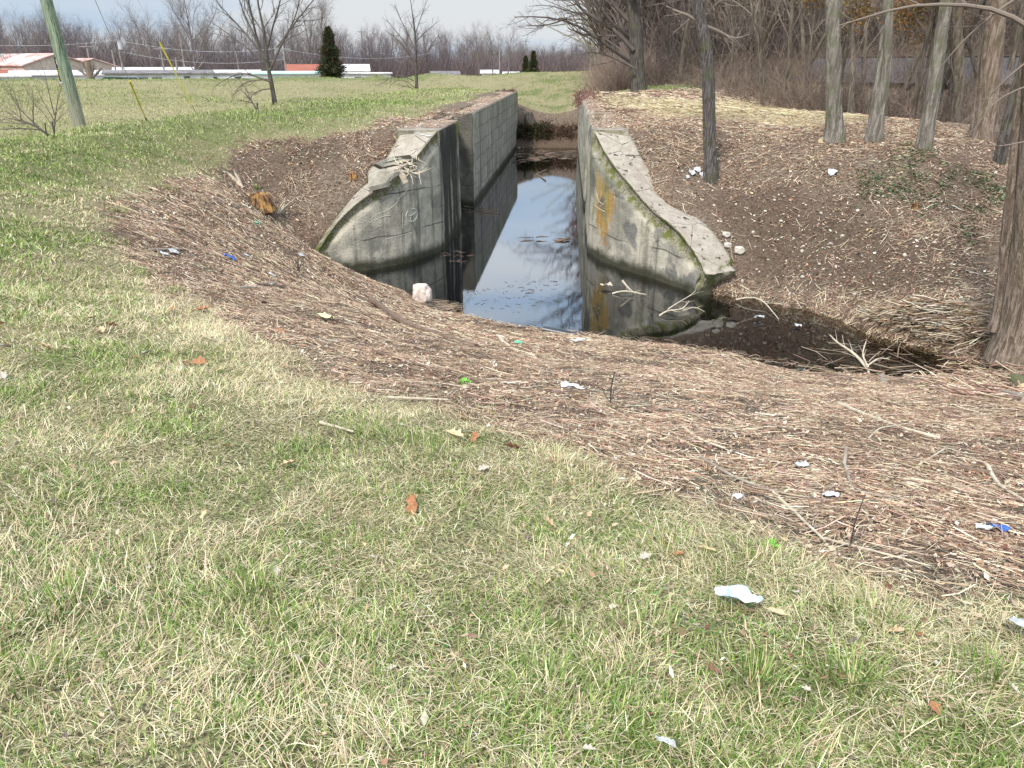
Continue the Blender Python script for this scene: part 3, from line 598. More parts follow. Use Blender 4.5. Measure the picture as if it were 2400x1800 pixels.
def strand(A, D, Ln, r0, K, wob, up, tip=.25):
    n = len(A); pts = [A]; d = D.copy()
    for k in range(K-1):
        d = d+RNG.normal(0, wob, (n, 3)); d[:, 2] += up; d /= np.linalg.norm(d, axis=1, keepdims=True)
        pts.append(pts[-1]+d*(Ln/(K-1))[:, None])
    P = np.stack(pts, 1); R = r0[:, None]*np.linspace(1, tip, K)[None]
    return P, R
def crown_mesh(levels):
    b = Bld()
    for (P, R), s in levels: V, F = tubes(P, np.maximum(R, .0015), s); b.add(V, [F])
    return b.arr()
def hero_tree(name, trunk_pts, radii, label, mat, twig, limbs, spec, cat='tree', group=None, flare=1.35, sides=40, rough=.12, extra_trunks=(), seed=1, thin=1.):
    """trunk_pts: world points; limbs: list of (points, r0, r1); spec: list of kids() settings"""
    base = np.array(trunk_pts[0], float); root = empty(name, base, label, cat, group)
    b = Bld()
    for tp, rd in [(trunk_pts, radii)]+list(extra_trunks):
        n = 60; P = spline(tp, n); R = np.interp(np.linspace(0, 1, n), np.linspace(0, 1, len(rd)), rd)
        s = np.linspace(0, np.linalg.norm(np.diff(P, axis=0), axis=1).sum(), n); R = R*(1+(flare-1)*np.exp(-s/.28)); P[0, 2] -= .25
        b.tube(P, R, sides, rough=rough, seed=seed)
    V, F = b.arr(); child('trunk', V, F, mat, root, smooth=True)
    lv = []
    LP = [spline(p, 9) for p, a, c in limbs]; LR = [np.linspace(a, c, 9) for p, a, c in limbs]
    P0 = np.stack(LP) if LP else None; R0 = np.stack(LR) if LR else None
    tp = spline(trunk_pts, 9)[None]; tr = np.interp(np.linspace(0, 1, 9), np.linspace(0, 1, len(radii)), radii)[None]
    if P0 is not None: lv.append(((P0, R0), 7)); cur = (P0, R0)
    first = kids(tp, tr, *spec[0][0], **spec[0][1]) if spec[0] else None
    if first is not None: lv.append((first, 6))
    srcs = [q for q in ((P0, R0) if P0 is not None else None, first) if q is not None]
    for sarg in spec[1:]:
        nxt = [kids(a, r, *sarg[0], **sarg[1]) for a, r in srcs]; lv += [(q, 3 if sarg is spec[-1] else 4) for q in nxt]; srcs = nxt
    V, F = crown_mesh(lv); child('crown', V, F, twig, root)
    return root
def px_line(pts, y):   # photo points set on the upright plane at distance y
    return [aty(px, py, y) for px, py in pts]
K_ = lambda *a, **k: (a, k)

# --- trees on the right bank
def bank_tree(line, wpx, label, mat, spec, limbs=(), name='tree', ext=7., yy=None, twig=None, flare=1.4, seed=1, extra=(), group='trees on the right bank', rough=.12):
    g = G(*line[0]) if yy is None else aty(*line[0], yy); y = g[1]; pts = [g]+px_line(line[1:], y)
    p = pxm(g); d = pts[-1]-pts[-2]; d /= np.linalg.norm(d); d = d*.6+np.array([0, .0, .5]); d /= np.linalg.norm(d)
    pts.append(pts[-1]+d*ext*.5); pts.append(pts[-1]+(d*.7+np.array([0, 0, .4]))*ext*.5)
    rad = [a*p/2 for a in wpx]; rad = rad+[rad[-1]*.65, rad[-1]*.22]
    rad = list(np.interp(np.linspace(0, 1, len(pts)), np.linspace(0, 1, len(rad)), rad)) if len(rad) != len(pts) else rad
    lb = [(px_line(q, y+dy), a*p/2, c*p/2) for q, a, c, dy in limbs]
    ex = [(px_line(q, y+dy), [a*p/2 for a in wq]) for q, wq, dy in extra]
    return hero_tree(name, pts, rad, label, mat, twig or TWIG_WOOD, lb, spec, group=group, flare=flare, seed=seed, extra_trunks=ex, rough=rough)
SP = [K_(9, .8, .32, .42, 7, t0=.55, wob=.14), K_(6, .75, .5, .5, 5, wob=.16), K_(6, .7, .5, .5, 4, wob=.18)]
bank_tree([(1667, 415), (1662, 300), (1661, 200), (1659, 130), (1645, 60), (1630, 0)], [29, 28, 25, 24, 26, 26], 'slim scaly grey tree standing alone on the slope beside the right wing', BARK_SCALY, SP,
    limbs=[([(1660, 110), (1640, 60), (1625, 35), (1590, 30), (1560, 15)], 9, 4, 0), ([(1655, 62), (1690, 75), (1720, 95), (1760, 80)], 9, 3, .2)], yy=22.9, ext=9, flare=1.35, seed=3, rough=.07)
bank_tree([(1956, 333), (1955, 270), (1953, 150), (1952, 0)], [36, 33, 32, 31], 'straight grey trunk at the edge of the right bank, stump cut at its foot', BARK_GREY, SP, seed=4, flare=1.7)
bank_tree([(2052, 335), (2068, 250), (2082, 100), (2080, 0)], [22, 20, 22, 24], 'grey double-stemmed tree, third along the right bank', BARK_GREY, SP, seed=5, extra=[([(2045, 325), (2052, 240), (2068, 120), (2075, 40)], [28, 18, 16, 14], .1)])
bank_tree([(2165, 346), (2182, 250), (2198, 130), (2216, 22), (2222, -20)], [34, 30, 25, 23, 22], 'grey tree leaning right above the ivy patch', BARK_GREY, SP, seed=6, flare=1.2)
bank_tree([(2312, 325), (2318, 200), (2330, 80), (2338, 0)], [50, 42, 40, 38], 'stout furrowed grey-brown tree near the right edge, forked low down', BARK_BROWN, SP, seed=7, extra=[([(2290, 318), (2300, 200), (2318, 90), (2325, 0)], [30, 26, 24, 22], .25)])
bank_tree([(2340, 385), (2362, 290), (2385, 200), (2400, 150)], [26, 24, 22, 20], 'dark reddish trunk leaning steeply right behind the nearest tree', BARK_DARK, SP, seed=8, flare=1.2)
NT = bank_tree([(2400, 815), (2418, 640), (2434, 450), (2448, 200), (2456, 0)], [112, 86, 76, 68, 64], 'thick red-brown furrowed trunk with flared foot at the water, right edge', BARK_BROWN, SP, yy=14.2, seed=9, ext=6, flare=1.35,
    extra=[([(2348, 745), (2362, 560), (2378, 400), (2394, 230), (2410, 60)], [34, 30, 27, 24, 22], .25)], limbs=[([(2420, 70), (2380, 35), (2330, 12), (2240, 12), (2160, 6), (2095, 12), (2020, 48), (1960, 62)], 11, 2, -.6), ([(2412, 200), (2330, 230), (2270, 330), (2210, 330)], 4, 1, -.8), ([(2420, -30), (2330, 30), (2250, 100), (2205, 158)], 6, 2, -.4), ([(2410, 330), (2340, 345), (2290, 340), (2240, 330)], 3, 1, -.8), ([(2400, 150), (2350, 190), (2300, 250), (2240, 300)], 4, 1, -1.2)])
# dead-leaved orange cedar behind
# --- big spreading tree at the far end of the right wall
SPB = [K_(16, .9, .42, .4, 8, t0=.22, wob=.16), K_(8, .75, .45, .5, 6, wob=.18), K_(8, .7, .42, .5, 5, wob=.2), K_(6, .6, .45, .6, 4, wob=.2)]
bank_tree([(1497, 214), (1493, 140), (1490, 80), (1484, 0)], [34, 29, 26, 22], 'big spreading dark tree with long limbs reaching left over the canal', BARK_DARK, SPB, twig=TWIG_DARK, ext=15, seed=10, group=None, flare=1.25,
    limbs=[([(1485, 118), (1450, 80), (1425, 58), (1395, 42), (1365, 28), (1345, 12), (1342, -10)], 10, 4, -.5), ([(1484, 148), (1440, 125), (1400, 85), (1360, 62), (1330, 42), (1290, 42), (1240, 35), (1205, 40)], 9, 2, 1),
           ([(1486, 160), (1450, 140), (1420, 128), (1385, 118), (1362, 128)], 6, 1.5, -1), ([(1330, 42), (1300, 55), (1280, 60), (1240, 60), (1215, 62)], 4, 1, .5), ([(1435, 70), (1390, 20), (1350, 40), (1320, 20), (1280, 5), (1240, 15)], 5, 1, .8),
           ([(1488, 100), (1440, 60), (1400, 10), (1370, -40)], 8, 3, 1.2), ([(1486, 60), (1440, 20), (1410, -40), (1330, -110)], 10, 3, 0), ([(1484, 30), (1420, -60), (1330, -160), (1240, -200)], 12, 3, 1), ([(1484, 0), (1440, -120), (1380, -220)], 12, 3, -1), ([(1480, -20), (1530, -110), (1560, -220)], 12, 3, 1)])
# --- two lone trees beyond the meadow on the left
SPA = [K_(5, .8, .3, .4, 7, t0=.5, wob=.1), K_(9, .62, .42, .5, 6, wob=.12, up=.08), K_(7, .6, .45, .55, 5, wob=.15, up=.06), K_(5, .6, .5, .6, 4, wob=.16, up=.03)]
def lone(line, w, limbs, label, y, seed, ext=1.5, spec=SPA):
    pts = [G(*line[0])] if y is None else [aty(*line[0], y)]; y = pts[0][1]; pts += px_line(line[1:], y); p = pxm(pts[0])
    return hero_tree('bare_tree', pts, [a*p/2 for a in w], label, BARK_DARK, TWIG_DARK, [(px_line(q, y+dy), a*p/2, c*p/2) for q, a, c, dy in limbs], spec, flare=1.2, seed=seed, rough=.06)
lone([(645, 248), (637, 200), (630, 165), (625, 130), (618, 70), (605, 10), (600, -50)], [11, 10, 9, 7.5, 5, 4, 2], [
    ([(632, 170), (612, 130), (600, 90), (592, 40), (580, -10), (560, -70)], 7, 2, .5), ([(633, 165), (650, 125), (665, 90), (690, 50), (725, 15), (750, -20)], 6, 1.5, -.3),
    ([(625, 140), (590, 95), (560, 60), (530, 30), (505, 0)], 5, 1.5, -.6), ([(618, 150), (580, 110), (540, 85), (505, 55), (480, 45)], 4, 1, .8), ([(628, 110), (640, 60), (655, 10), (668, -40)], 5, 1.5, .6), ([(600, 90), (570, 30), (555, -20), (548, -60)], 4, 1, .2),
    ([(650, 110), (680, 70), (700, 20), (705, -40)], 4, 1.2, .5), ([(634, 192), (600, 180), (570, 165), (545, 178), (520, 190), (500, 205)], 4, .8, -.8), ([(636, 208), (610, 210), (590, 222), (580, 245)], 3, .8, -.5), ([(634, 186), (590, 188), (560, 200), (545, 225)], 3, .8, -1)],
    'large bare tree with upswept limbs, nearer of the two lone trees left of the canal', 36, 21)
lone([(977, 213), (976, 180), (975, 150), (974, 110), (972, 70), (965, 20), (960, -15)], [7.5, 7, 6, 4.5, 3.5, 2, 1], [
    ([(975, 150), (955, 120), (935, 95), (915, 78), (902, 70)], 3, 1, .5), ([(974, 140), (950, 100), (925, 70), (905, 45)], 3, 1, -.4), ([(974, 120), (955, 75), (935, 40), (925, 10)], 2.6, 1, .6), ([(978, 155), (995, 130), (1015, 100), (1030, 80)], 2.6, 1, -.4),
    ([(974, 100), (990, 80), (1010, 65), (1025, 50)], 2.4, .8, .4), ([(973, 80), (985, 45), (995, 15), (1002, 0)], 2.2, .8, 0), ([(970, 190), (950, 178), (925, 176), (900, 190), (885, 205)], 2.4, .7, -.6), ([(975, 208), (955, 190), (930, 185), (912, 205)], 2, .7, .3), ([(976, 212), (950, 200), (935, 208)], 2, .7, .5)],
    'smaller lone bare tree with a fallen limb, standing farther off near the canal', 66, 22, spec=[K_(6, .8, .25, .4, 6, t0=.45, wob=.1), K_(7, .7, .4, .5, 5, wob=.13, up=.06), K_(6, .7, .45, .55, 4, wob=.15), K_(4, .6, .5, .6, 3, wob=.15)])
# ================================================================ WOODS, TREE LINE, HOUSES
def make_variant(name, H, r, spec, tmat, cmat, lean=.04, t0c=.3, seedk=0, sides=8, wob=.05, fork=False):
    root = empty(name, (0, 0, 0)); P, R = strand(np.zeros((1, 3)), np.array([[RNG.normal(0, lean), RNG.normal(0, lean), 1.]]), np.array([H*.95]), np.array([r]), 9, wob, .05, .2)
    P = P-P[:, :1]; P[0, 0, 2] = -.6
    V, F = tubes(P, R, sides); tr = mesh_np('trunk', V, [F], tmat, smooth=True); tr.parent = root
    lv = []; cur = (P, R)
    for i, (a, k) in enumerate(spec):
        cur = kids(*cur, *a, **k); lv.append((cur, 5 if i == 0 else 3))
    V, F = crown_mesh(lv); cr = mesh_np('crown', V, F, cmat); cr.parent = root
    return root
FARV = [make_variant('bare_tree', 10, .16, [K_(15+i % 3*3, .55, .5, .5, 6, t0=.28-.04*(i % 3), wob=.12, up=.10), K_(10, .6, .5, .62, 4, wob=.16, up=.08), K_(8, .6, .6, .8, 3, wob=.2, up=.05, lmin=.6)], TWIG_FAR2 if i % 2 else TWIG_FAR, TWIG_FAR if i % 2 else TWIG_FAR2, seedk=i) for i in range(6)]
used = set()
def put(root, loc, s, rz, label, group, cat='tree', sz=None):
    o = root if root.name not in used else copy_tree(root); used.add(root.name)
    o.location = tuple(map(float, loc)); o.scale = (s, s, sz or s); o.rotation_euler = (0, 0, rz); tag(o, label, cat, group); return o
LFAR = 'bare grey-brown tree in the long tree line behind the houses'
def line_pt(px, D):
    x, y = ray(px, 148)[:2]/np.hypot(*ray(px, 148)[:2])*D; return x, y
def row(n, x0, x1, D, htop, hj=.15, dj=8):
    for i in range(n):
        px = x0+(x1-x0)*(i+.5+random.uniform(-.4, .4))/n; d = np.interp(px, D[0], D[1])+random.uniform(-dj, dj); x, y = line_pt(px, d)
        top = np.interp(px, htop[0], htop[1]); z = tz(x, y); h = (148-top)/1951*d*1.0-z; h *= random.uniform(1-hj, 1+hj*.6)
        put(random.choice(FARV), (x, y, z), h/10.4, random.random()*6.28, LFAR, 'trees of the far tree line', sz=h/10.4)
row(64, -250, 1330, ([0, 1000, 1330], [135, 165, 200]), ([0, 160, 300, 480, 700, 1000, 1150, 1300], [80, 72, 92, 82, 85, 92, 96, 120]), .2)
row(64, -250, 1400, ([0, 1000, 1330], [150, 185, 225]), ([0, 160, 200, 260, 350, 700, 1000, 1100, 1200, 1330], [62, 62, 78, 88, 70, 75, 85, 86, 108, 118]), .2)
row(26, 1200, 1560, ([1200, 1560], [215, 170]), ([1200, 1300, 1560], [118, 118, 95]), .25)
# the few that stand clearly above the line
for px, top, D, lb in [(455, 5, 118, 'tallest round-crowned bare tree rising above the tree line left of the large lone tree'), (735, 28, 150, 'tall narrow bare tree above the tree line, just left of the evergreen'), (762, 22, 152, 'tall slender bare tree above the tree line, directly behind the evergreen'), (345, 55, 125, 'broad bare tree above the tree line beyond the yellow guy wire'), (1155, 82, 150, 'slender bare tree behind the far pole, centre of the tree line'), (1125, 80, 152, 'bare forked tree standing forward of the tree line, centre'), (1190, 86, 150, 'last tall bare tree of the tree line before the gap of sky')]:
    x, y = line_pt(px, D); z = tz(x, y); h = (148-top)/1951*D-z; put(FARV[0 if px != 455 else 2], (x, y, z), h/10.2, px, lb, None, sz=h/10.2)
# twiggy understorey of the far line and of the woods
def brush(name, pts, hts, cols, rad=.012, K=4, up=.05, wob=.25, sides=3, fan=.5, kn=3, mat=None):
    x, y = pts; n = len(x); z = terrain(x, y); D = np.stack([RNG.normal(0, fan, n), RNG.normal(0, fan, n), np.ones(n)], 1); D /= np.linalg.norm(D, axis=1, keepdims=True)
    P, R = strand(np.stack([x, y, z-.05], 1), D, hts, np.full(n, rad)*(.6+.8*RNG.random(n)), K, wob, up); lv = [(P, R)]
    q = kids(P, R, kn, .6, .55, .6, 3, t0=.2, wob=.3, up=.02); lv.append(q); V = []; F = []; C = []; b = 0
    base = pal(n, cols, .2)
    for (p, r), rep in zip(lv, (1, kn)):
        v, f = tubes(p, np.maximum(r, rad*.3), sides); V.append(v); F.append(f+b); b += len(v); C.append(np.repeat(np.repeat(base, rep, 0), p.shape[1]*sides, 0))
    o = mesh_np(name, np.concatenate(V), [np.concatenate(F)], mat or MB_STRAW, cols=np.concatenate(C)); tag(o, kind='stuff'); return o
n = 20000; pxr = RNG.uniform(-250, 1500, n); Dr = np.interp(pxr, [0, 1000, 1500], [128, 165, 170])+RNG.uniform(-10, 45, n); r_ = np.array([line_pt(a, b) for a, b in zip(pxr, Dr)])
brush('undergrowth', (r_[:, 0], r_[:, 1]), RNG.uniform(1.8, 6.8, n), [(.15, .12, .12), (.20, .155, .145), (.11, .09, .095), (.18, .135, .13)], rad=.045, fan=.35)
# woods on the right
WOODP = np.array([(5.5, 74), (9.5, 54), (12.5, 40.5), (15.5, 34.5), (24, 31), (60, 45), (75, 120), (5, 130)])
WV = [make_variant('bare_tree', 15, .17+.03*(i % 3), [K_(12, .65, .36, .45, 6, t0=.30+.07*(i % 2), wob=.13, up=.08), K_(8, .7, .5, .55, 4, wob=.18, up=.04), K_(6, .7, .55, .7, 3, wob=.22, lmin=.35)], TRUNK_WOOD, TWIG_WOOD, lean=.10, wob=.07) for i in range(6)]
cnt = 0; P_ = []
def wood_spot(x, y, s, lb='bare trunk among the crowded trees of the woods', gp='trees of the woods', v=None, lean=None):
    o = put(v or random.choice(WV), (x, y, tz(x, y)), s, random.random()*6.28, lb, gp)
    if lean: o.rotation_euler = (lean[0], lean[1], random.random()*.5)
for k in range(4000):
    x, y = random.uniform(5, 62), random.uniform(30, 125)
    if not inpoly(np.array([x]), np.array([y]), WOODP)[0]: continue
    if y > 62+x*.8 and random.random() < .45: continue
    edge = dpoly(np.array([x]), np.array([y]), list(WOODP[:5]))[0]; md = 1.3 if edge < 9 else 2.8
    if any((x-a)**2+(y-b)**2 < md*md for a, b in P_): continue
    P_.append((x, y)); s = random.uniform(.65, 1.15)*(.8 if edge < 6 and random.random() < .5 else 1)
    wood_spot(x, y, s, lean=(random.gauss(0, .13), random.gauss(0, .13)) if random.random() < .6 else None)
    if len(P_) >= 136: break
n = 42000; x = RNG.uniform(4, 50, n*2); y = RNG.uniform(31, 95, n*2); k = inpoly(x, y, WOODP) & (RNG.random(n*2) < 1.2-.012*y); x, y = x[k][:n], y[k][:n]
brush('undergrowth', (x, y), RNG.uniform(.5, 1, len(x))*(.8+3.4*n2(x, y, .35, 401, 2)), [(.20, .145, .11), (.30, .225, .175), (.13, .10, .08), (.24, .18, .14), (.09, .07, .06)], rad=.011, fan=1.0, wob=.42)
x = RNG.normal(4.4, 1.3, 5200); y = RNG.uniform(70, 84, 5200)
brush('thicket', (x, y), RNG.uniform(1.2, 3.3, 5200), [(.30, .22, .18), (.24, .17, .14), (.34, .26, .21)], rad=.012, fan=.55)
n = 9000; pxr = RNG.uniform(1450, 2550, n); Dr = RNG.uniform(72, 125, n); r_ = np.array([line_pt(a, b) for a, b in zip(pxr, Dr)])
brush('undergrowth', (r_[:, 0], r_[:, 1]), RNG.uniform(2.5, 8, n), [(.17, .135, .12), (.24, .19, .155), (.12, .10, .085)], rad=.035, fan=.45)
n = 420; pxr = RNG.uniform(1380, 2550, n); Dr = RNG.uniform(78, 140, n); r_ = np.array([line_pt(a, b) for a, b in zip(pxr, Dr)])
brush('distant_wood', (r_[:, 0], r_[:, 1]), RNG.uniform(9, 17, n), [(.20, .165, .135), (.27, .22, .175), (.15, .12, .10)], rad=.17, K=7, fan=.09, wob=.07, sides=5, kn=26)
# brown-leaved trees among the right-hand trunks
def leafy(name, px, py, D, h, rad_, n, cols, label, cat='tree', zb=.35):
    x, y = line_pt(px, D); z = tz(x, y); root = empty(name, (x, y, z), label, cat)
    P, R = strand(np.array([[x, y, z-.2]]), np.array([[.03, 0, 1.]]), np.array([h]), np.array([.14]), 8, .07, .05)
    V, F = tubes(P, R, 8); child('trunk', V, [F], TRUNK_WOOD, root, smooth=True)
    a = kids(P, R, 18, .9, .38, .45, 6, t0=zb, wob=.12, up=-.02); b = kids(*a, 7, .6, .5, .5, 4, wob=.2); ends = np.concatenate([a[0][:, 2:].reshape(-1, 3), b[0][:, 1:].reshape(-1, 3), b[0][:, 1:].reshape(-1, 3)])
    q = ends[RNG.integers(0, len(ends), n)]+RNG.normal(0, .2, (n, 3)); u = RNG.normal(size=(n, 3)); u /= np.linalg.norm(u, axis=1, keepdims=True); w_ = np.cross(u, RNG.normal(size=(n, 3))); w_ /= np.linalg.norm(w_, axis=1, keepdims=True)
    s = RNG.uniform(.03, .085, (n, 1)); LV = np.stack([q-u*s, q-w_*s*.6, q+u*s, q+w_*s*.6], 1); V, F = crown_mesh([(a, 5), (b, 3)])
    child('branches', V, F, TWIG_WOOD, root); C = np.repeat(pal(n, cols, .2)[:, None], 4, 1).reshape(-1, 3)
    child('crown', LV, [np.arange(n)[:, None]*4+np.array([[0, 1, 2, 3]])], MB_LEAF, root, cols=C); return root
ORG = [(.30, .15, .06), (.24, .15, .06), (.17, .15, .06), (.34, .20, .09), (.20, .11, .05)]
leafy('cedar_tree', 2015, 0, 38, 9, 2, 11000, ORG[1:], 'olive and rust foliaged tree between the first two trunks of the bank', zb=.36)
leafy('brown_leaved_tree', 2160, 0, 41, 9, 2, 11000, ORG, 'rust-brown leaved tree with a dark stem, behind the leaning grey tree', zb=.42)
leafy('brown_leaved_tree', 2255, 0, 46, 8, 2, 5000, ORG, 'small rust-leaved tree beside the railway bank, near the right edge', zb=.5)
# evergreens
def conifer(px, D, top, wpx, label, n=1500):
    D += 16
    x, y = line_pt(px, D); z = tz(x, y); h = (148-top)/1951*D-z; w_ = wpx/1951*D/2; root = empty('evergreen_tree', (x, y, z), label, 'tree')
    b = Bld().tube([(x, y, z-.3), (x, y, z+h*.97)], [.2, .02], 7); V, F = b.arr(); child('trunk', V, F, BARK_DARK, root)
    t = RNG.random(n)**.8; r = w_*(1-t)**.85*(.45+.65*RNG.random(n))*(1+.3*np.sin(t*23)); r[t < .12] *= .8; a = RNG.random(n)*6.28
    A = np.stack([np.full(n, x), np.full(n, y), z+h*(.08+.9*t)], 1); D_ = np.stack([np.cos(a), np.sin(a), -.25+.5*t], 1); P, R = strand(A, D_, r+.1, np.full(n, .035), 4, .1, .03)
    v, f = tubes(P, np.maximum(R, .012), 3); q = kids(P, R, 7, .7, .30, .8, 2, t0=.35, wob=.1, down=.1, lmin=.25); v2, f2 = tubes(q[0], np.maximum(q[1], .022), 3)
    cols = [(.06, .085, .045), (.09, .10, .05), (.14, .10, .055), (.05, .065, .04)]; base = pal(n, cols, .2)
    C = np.concatenate([np.repeat(base, 12, 0), np.repeat(np.repeat(base, 7, 0), 6, 0)]); child('crown', np.concatenate([v, v2]), [np.concatenate([f, f2+len(v)])], MB_LEAF, root, cols=C)
conifer(775, 84, 72, 84, 'dark conical evergreen beside the red-roofed house')
conifer(1250, 128, 122, 34, 'small dark evergreen where the tree line thins, straight beyond the lock', 900)
conifer(1232, 130, 132, 30, 'small brownish evergreen touching the dark one beyond the lock', 700)

# railway bank behind the woods
bal = plain('ballast', (.11, .10, .10), (.065, .058, .055), 40, .95)
u = np.linspace(0, 1, 60); CR = np.array([(19, 66), (24, 62), (34, 56), (45, 50), (70, 42)]); ln = spline(CR, 60); Tt = np.gradient(ln, axis=0); Tt /= np.linalg.norm(Tt, axis=1, keepdims=True); Nn = np.stack([Tt[:, 1], -Tt[:, 0]], 1)
rows = []
for dd_, dz in [(-2.4, .0), (-1.6, .32), (1.6, .32), (3.4, -.35), (5.6, -1.25)]:
    q = ln+Nn*dd_; rows.append(np.stack([q[:, 0], q[:, 1], .02+dz+(n2(q[:, 0], q[:, 1], 2, 3)-.5)*.12], 1))
A = np.stack(rows); ii = np.arange(5*60).reshape(5, 60); tag(mesh_np('railway_ballast', A.reshape(-1, 3), [np.stack([ii[:-1, :-1], ii[1:, :-1], ii[1:, 1:], ii[:-1, 1:]], -1).reshape(-1, 4)], bal), kind='structure')
rt = empty('railway_track', (34, 56, .3), 'rusty railway track along the grey ballast bank behind the woods', 'track'); rust = plain('rusty_steel', (.11, .07, .05), (.07, .05, .04), 5, .7)
for dd_ in (.75, -.75):
    q = ln+Nn*dd_; b = Bld().tube([(a, c, .44) for a, c in q], .055, 4); V, F = b.arr(); child('rail', V, F, rust, rt)
b = Bld()
for i in range(1, 59):
    for j in (0, .5):
        c_ = ln[i]*(1-j)+ln[i+1 if i < 59 else i]*j; b.box((c_[0], c_[1], .35), (2.5, .22, .12), math.atan2(Nn[i, 1], Nn[i, 0]))
V, F = b.arr(); child('sleepers', V, F, plain('old_sleepers', (.10, .08, .065)), rt)

# ---------------------------------------------------------------- houses behind the levee
def paint(name, c, sc=1.2): return plain(name, c, tuple(v*.82 for v in c), sc, .75)
WHITE = paint('white_siding', (.72, .72, .72)); CREAM = paint('tan_siding', (.58, .47, .38)); DARKROOF = plain('dark_roof', (.13, .115, .115), (.22, .20, .20), 1.5); WROOF = plain('white_metal_roof', (.70, .68, .68), (.45, .40, .38), .8, .5)
RUSTROOF = plain('rusted_roof', (.46, .24, .19), (.62, .50, .46), .6, .6); REDROOF = plain('red_roof', (.34, .11, .07), (.28, .09, .06), 1, .7); TEAL = plain('teal_roof', (.38, .60, .55), (.48, .68, .62), 1, .6); GLASS = plain('dark_window', (.03, .035, .04), (.05, .05, .06), 3, .15, .5); GREYW = paint('grey_trim', (.32, .31, .32))
def house(px0, px1, ywall, yridge, D, wall, roof, label, depth=5., gable=False, wins=(), name='mobile_home', cat='mobile home', rz=0.):
    """px0..px1: wall in the photo, ywall: eaves, yridge: ridge; D: distance"""
    D += 16; pm = (px0+px1)/2; x, y = line_pt(pm, D); zt = (148-ywall)/1951*D; zr = (148-yridge)/1951*D; zg = tz(x, y); wd = abs(px1-px0)/1951*D*1.0
    th = math.atan2(-x, y)+rz; c_, s_ = math.cos(th), math.sin(th); root = empty(name, (x, y, zg), label, cat)
    def T(p): p = np.asarray(p, float).reshape(-1, 3); return np.stack([x+p[:, 0]*c_-p[:, 1]*s_, y+p[:, 0]*s_+p[:, 1]*c_, p[:, 2]], 1)
    def prism(verts, faces, nm, mt, par): V = T(verts); b = Bld(); b.add(V, faces); V, F = b.arr(); return child(nm, V, F, mt, par)
    h = wd/2; e = .25
    def bx(x0, x1, y0, y1, z0, z1): return [(x0, y0, z0), (x1, y0, z0), (x1, y1, z0), (x0, y1, z0), (x0, y0, z1), (x1, y0, z1), (x1, y1, z1), (x0, y1, z1)], [[(0, 3, 2, 1), (4, 5, 6, 7), (0, 1, 5, 4), (1, 2, 6, 5), (2, 3, 7, 6), (3, 0, 4, 7)]]
    v, f = bx(-h, h, 0, depth, zg-.3, zt); wl = prism(v, f, 'wall', wall, root)
    t = .12
    if gable:
        v = [(-h, 0, zt), (h, 0, zt), (0, 0, zr-.05), (-h, depth, zt), (h, depth, zt), (0, depth, zr-.05)]; prism(v, [[(0, 1, 2), (5, 4, 3)], [(0, 2, 5, 3), (1, 4, 5, 2)]], 'gable', wall, root)
        v = [(-h-e, -e, zt-.08), (0, -e, zr), (h+e, -e, zt-.08), (-h-e, depth+e, zt-.08), (0, depth+e, zr), (h+e, depth+e, zt-.08)]; v += [(a, b_, c+t) for a, b_, c in v]
        prism(v, [[(0, 3, 4, 1), (1, 4, 5, 2), (6, 7, 10, 9), (7, 8, 11, 10), (0, 1, 7, 6), (1, 2, 8, 7), (3, 9, 10, 4), (4, 10, 11, 5), (0, 6, 9, 3), (2, 5, 11, 8)]], 'roof', roof, root)
    else:
        m2 = depth/2; v = [(-h-e, -e, zt), (h+e, -e, zt), (h+e, m2, zr), (-h-e, m2, zr), (h+e, depth+e, zt), (-h-e, depth+e, zt)]; v += [(a, b_, c+t) for a, b_, c in v]
        prism(v, [[(0, 3, 2, 1), (3, 5, 4, 2), (6, 7, 8, 9), (9, 8, 10, 11), (0, 1, 7, 6), (5, 11, 10, 4), (0, 6, 9, 3), (3, 9, 11, 5), (1, 2, 8, 7), (2, 4, 10, 8)]], 'roof', roof, root)
    for a, bw, z0, z1 in wins:
        cx_ = -h+wd*a; v, f = bx(cx_-bw/2, cx_+bw/2, -.06, .05, zt+z0, zt+z1); wn = prism(v, f, 'window', GREYW, root)
        v, f = bx(cx_-bw/2+.07, cx_+bw/2-.07, -.085, -.058, zt+z0+.07, zt+z1-.07); prism(v, f, 'pane', GLASS, wn)
    return root
W1_ = (-1.15, -.45)
house(-60, 42, 174, 170, 84, WHITE, WROOF, 'white mobile home at the left end of the row behind the levee', wins=[(.78, 1.2, *W1_)])
house(-30, 50, 172, 162, 96, WHITE, REDROOF, 'mobile home with a patched red roof, left of the utility pole', wins=[])
house(52, 262, 172, 164, 88, WHITE, WROOF, 'long white mobile home behind the green utility pole', wins=[(.12, 1.4, -.95, -.45), (.3, 1.1, -.9, -.3), (.62, .9, *W1_)])
house(262, 478, 170, 164, 86, WHITE, DARKROOF, 'long white mobile home with a dark shingle roof, right of the utility pole', wins=[(.1, .8, -.85, -.35), (.32, 1.5, -.8, -.3), (.47, 1.1, -.8, -.3), (.75, .7, -.8, -.2), (.9, .4, -.7, -.3)])
house(280, 440, 165, 158, 104, WHITE, WROOF, 'flat white roof showing over the dark-roofed mobile home')
house(480, 600, 169, 164, 92, WHITE, WROOF, 'plain white mobile home behind the left lone tree', wins=[(.15, 1.2, -.75, -.35), (.6, .8, -.8, -.35)])
house(598, 745, 171, 167, 90, WHITE, TEAL, 'mobile home with a pale teal roof behind the left lone tree', wins=[(.5, 1., -.75, -.35)])
house(676, 752, 168, 152, 110, CREAM, REDROOF, 'small house with a bright red roof left of the evergreen', depth=7, name='house', cat='house')
house(800, 862, 166, 152, 108, WHITE, WROOF, 'white-roofed house just right of the evergreen', depth=7, name='house', cat='house')
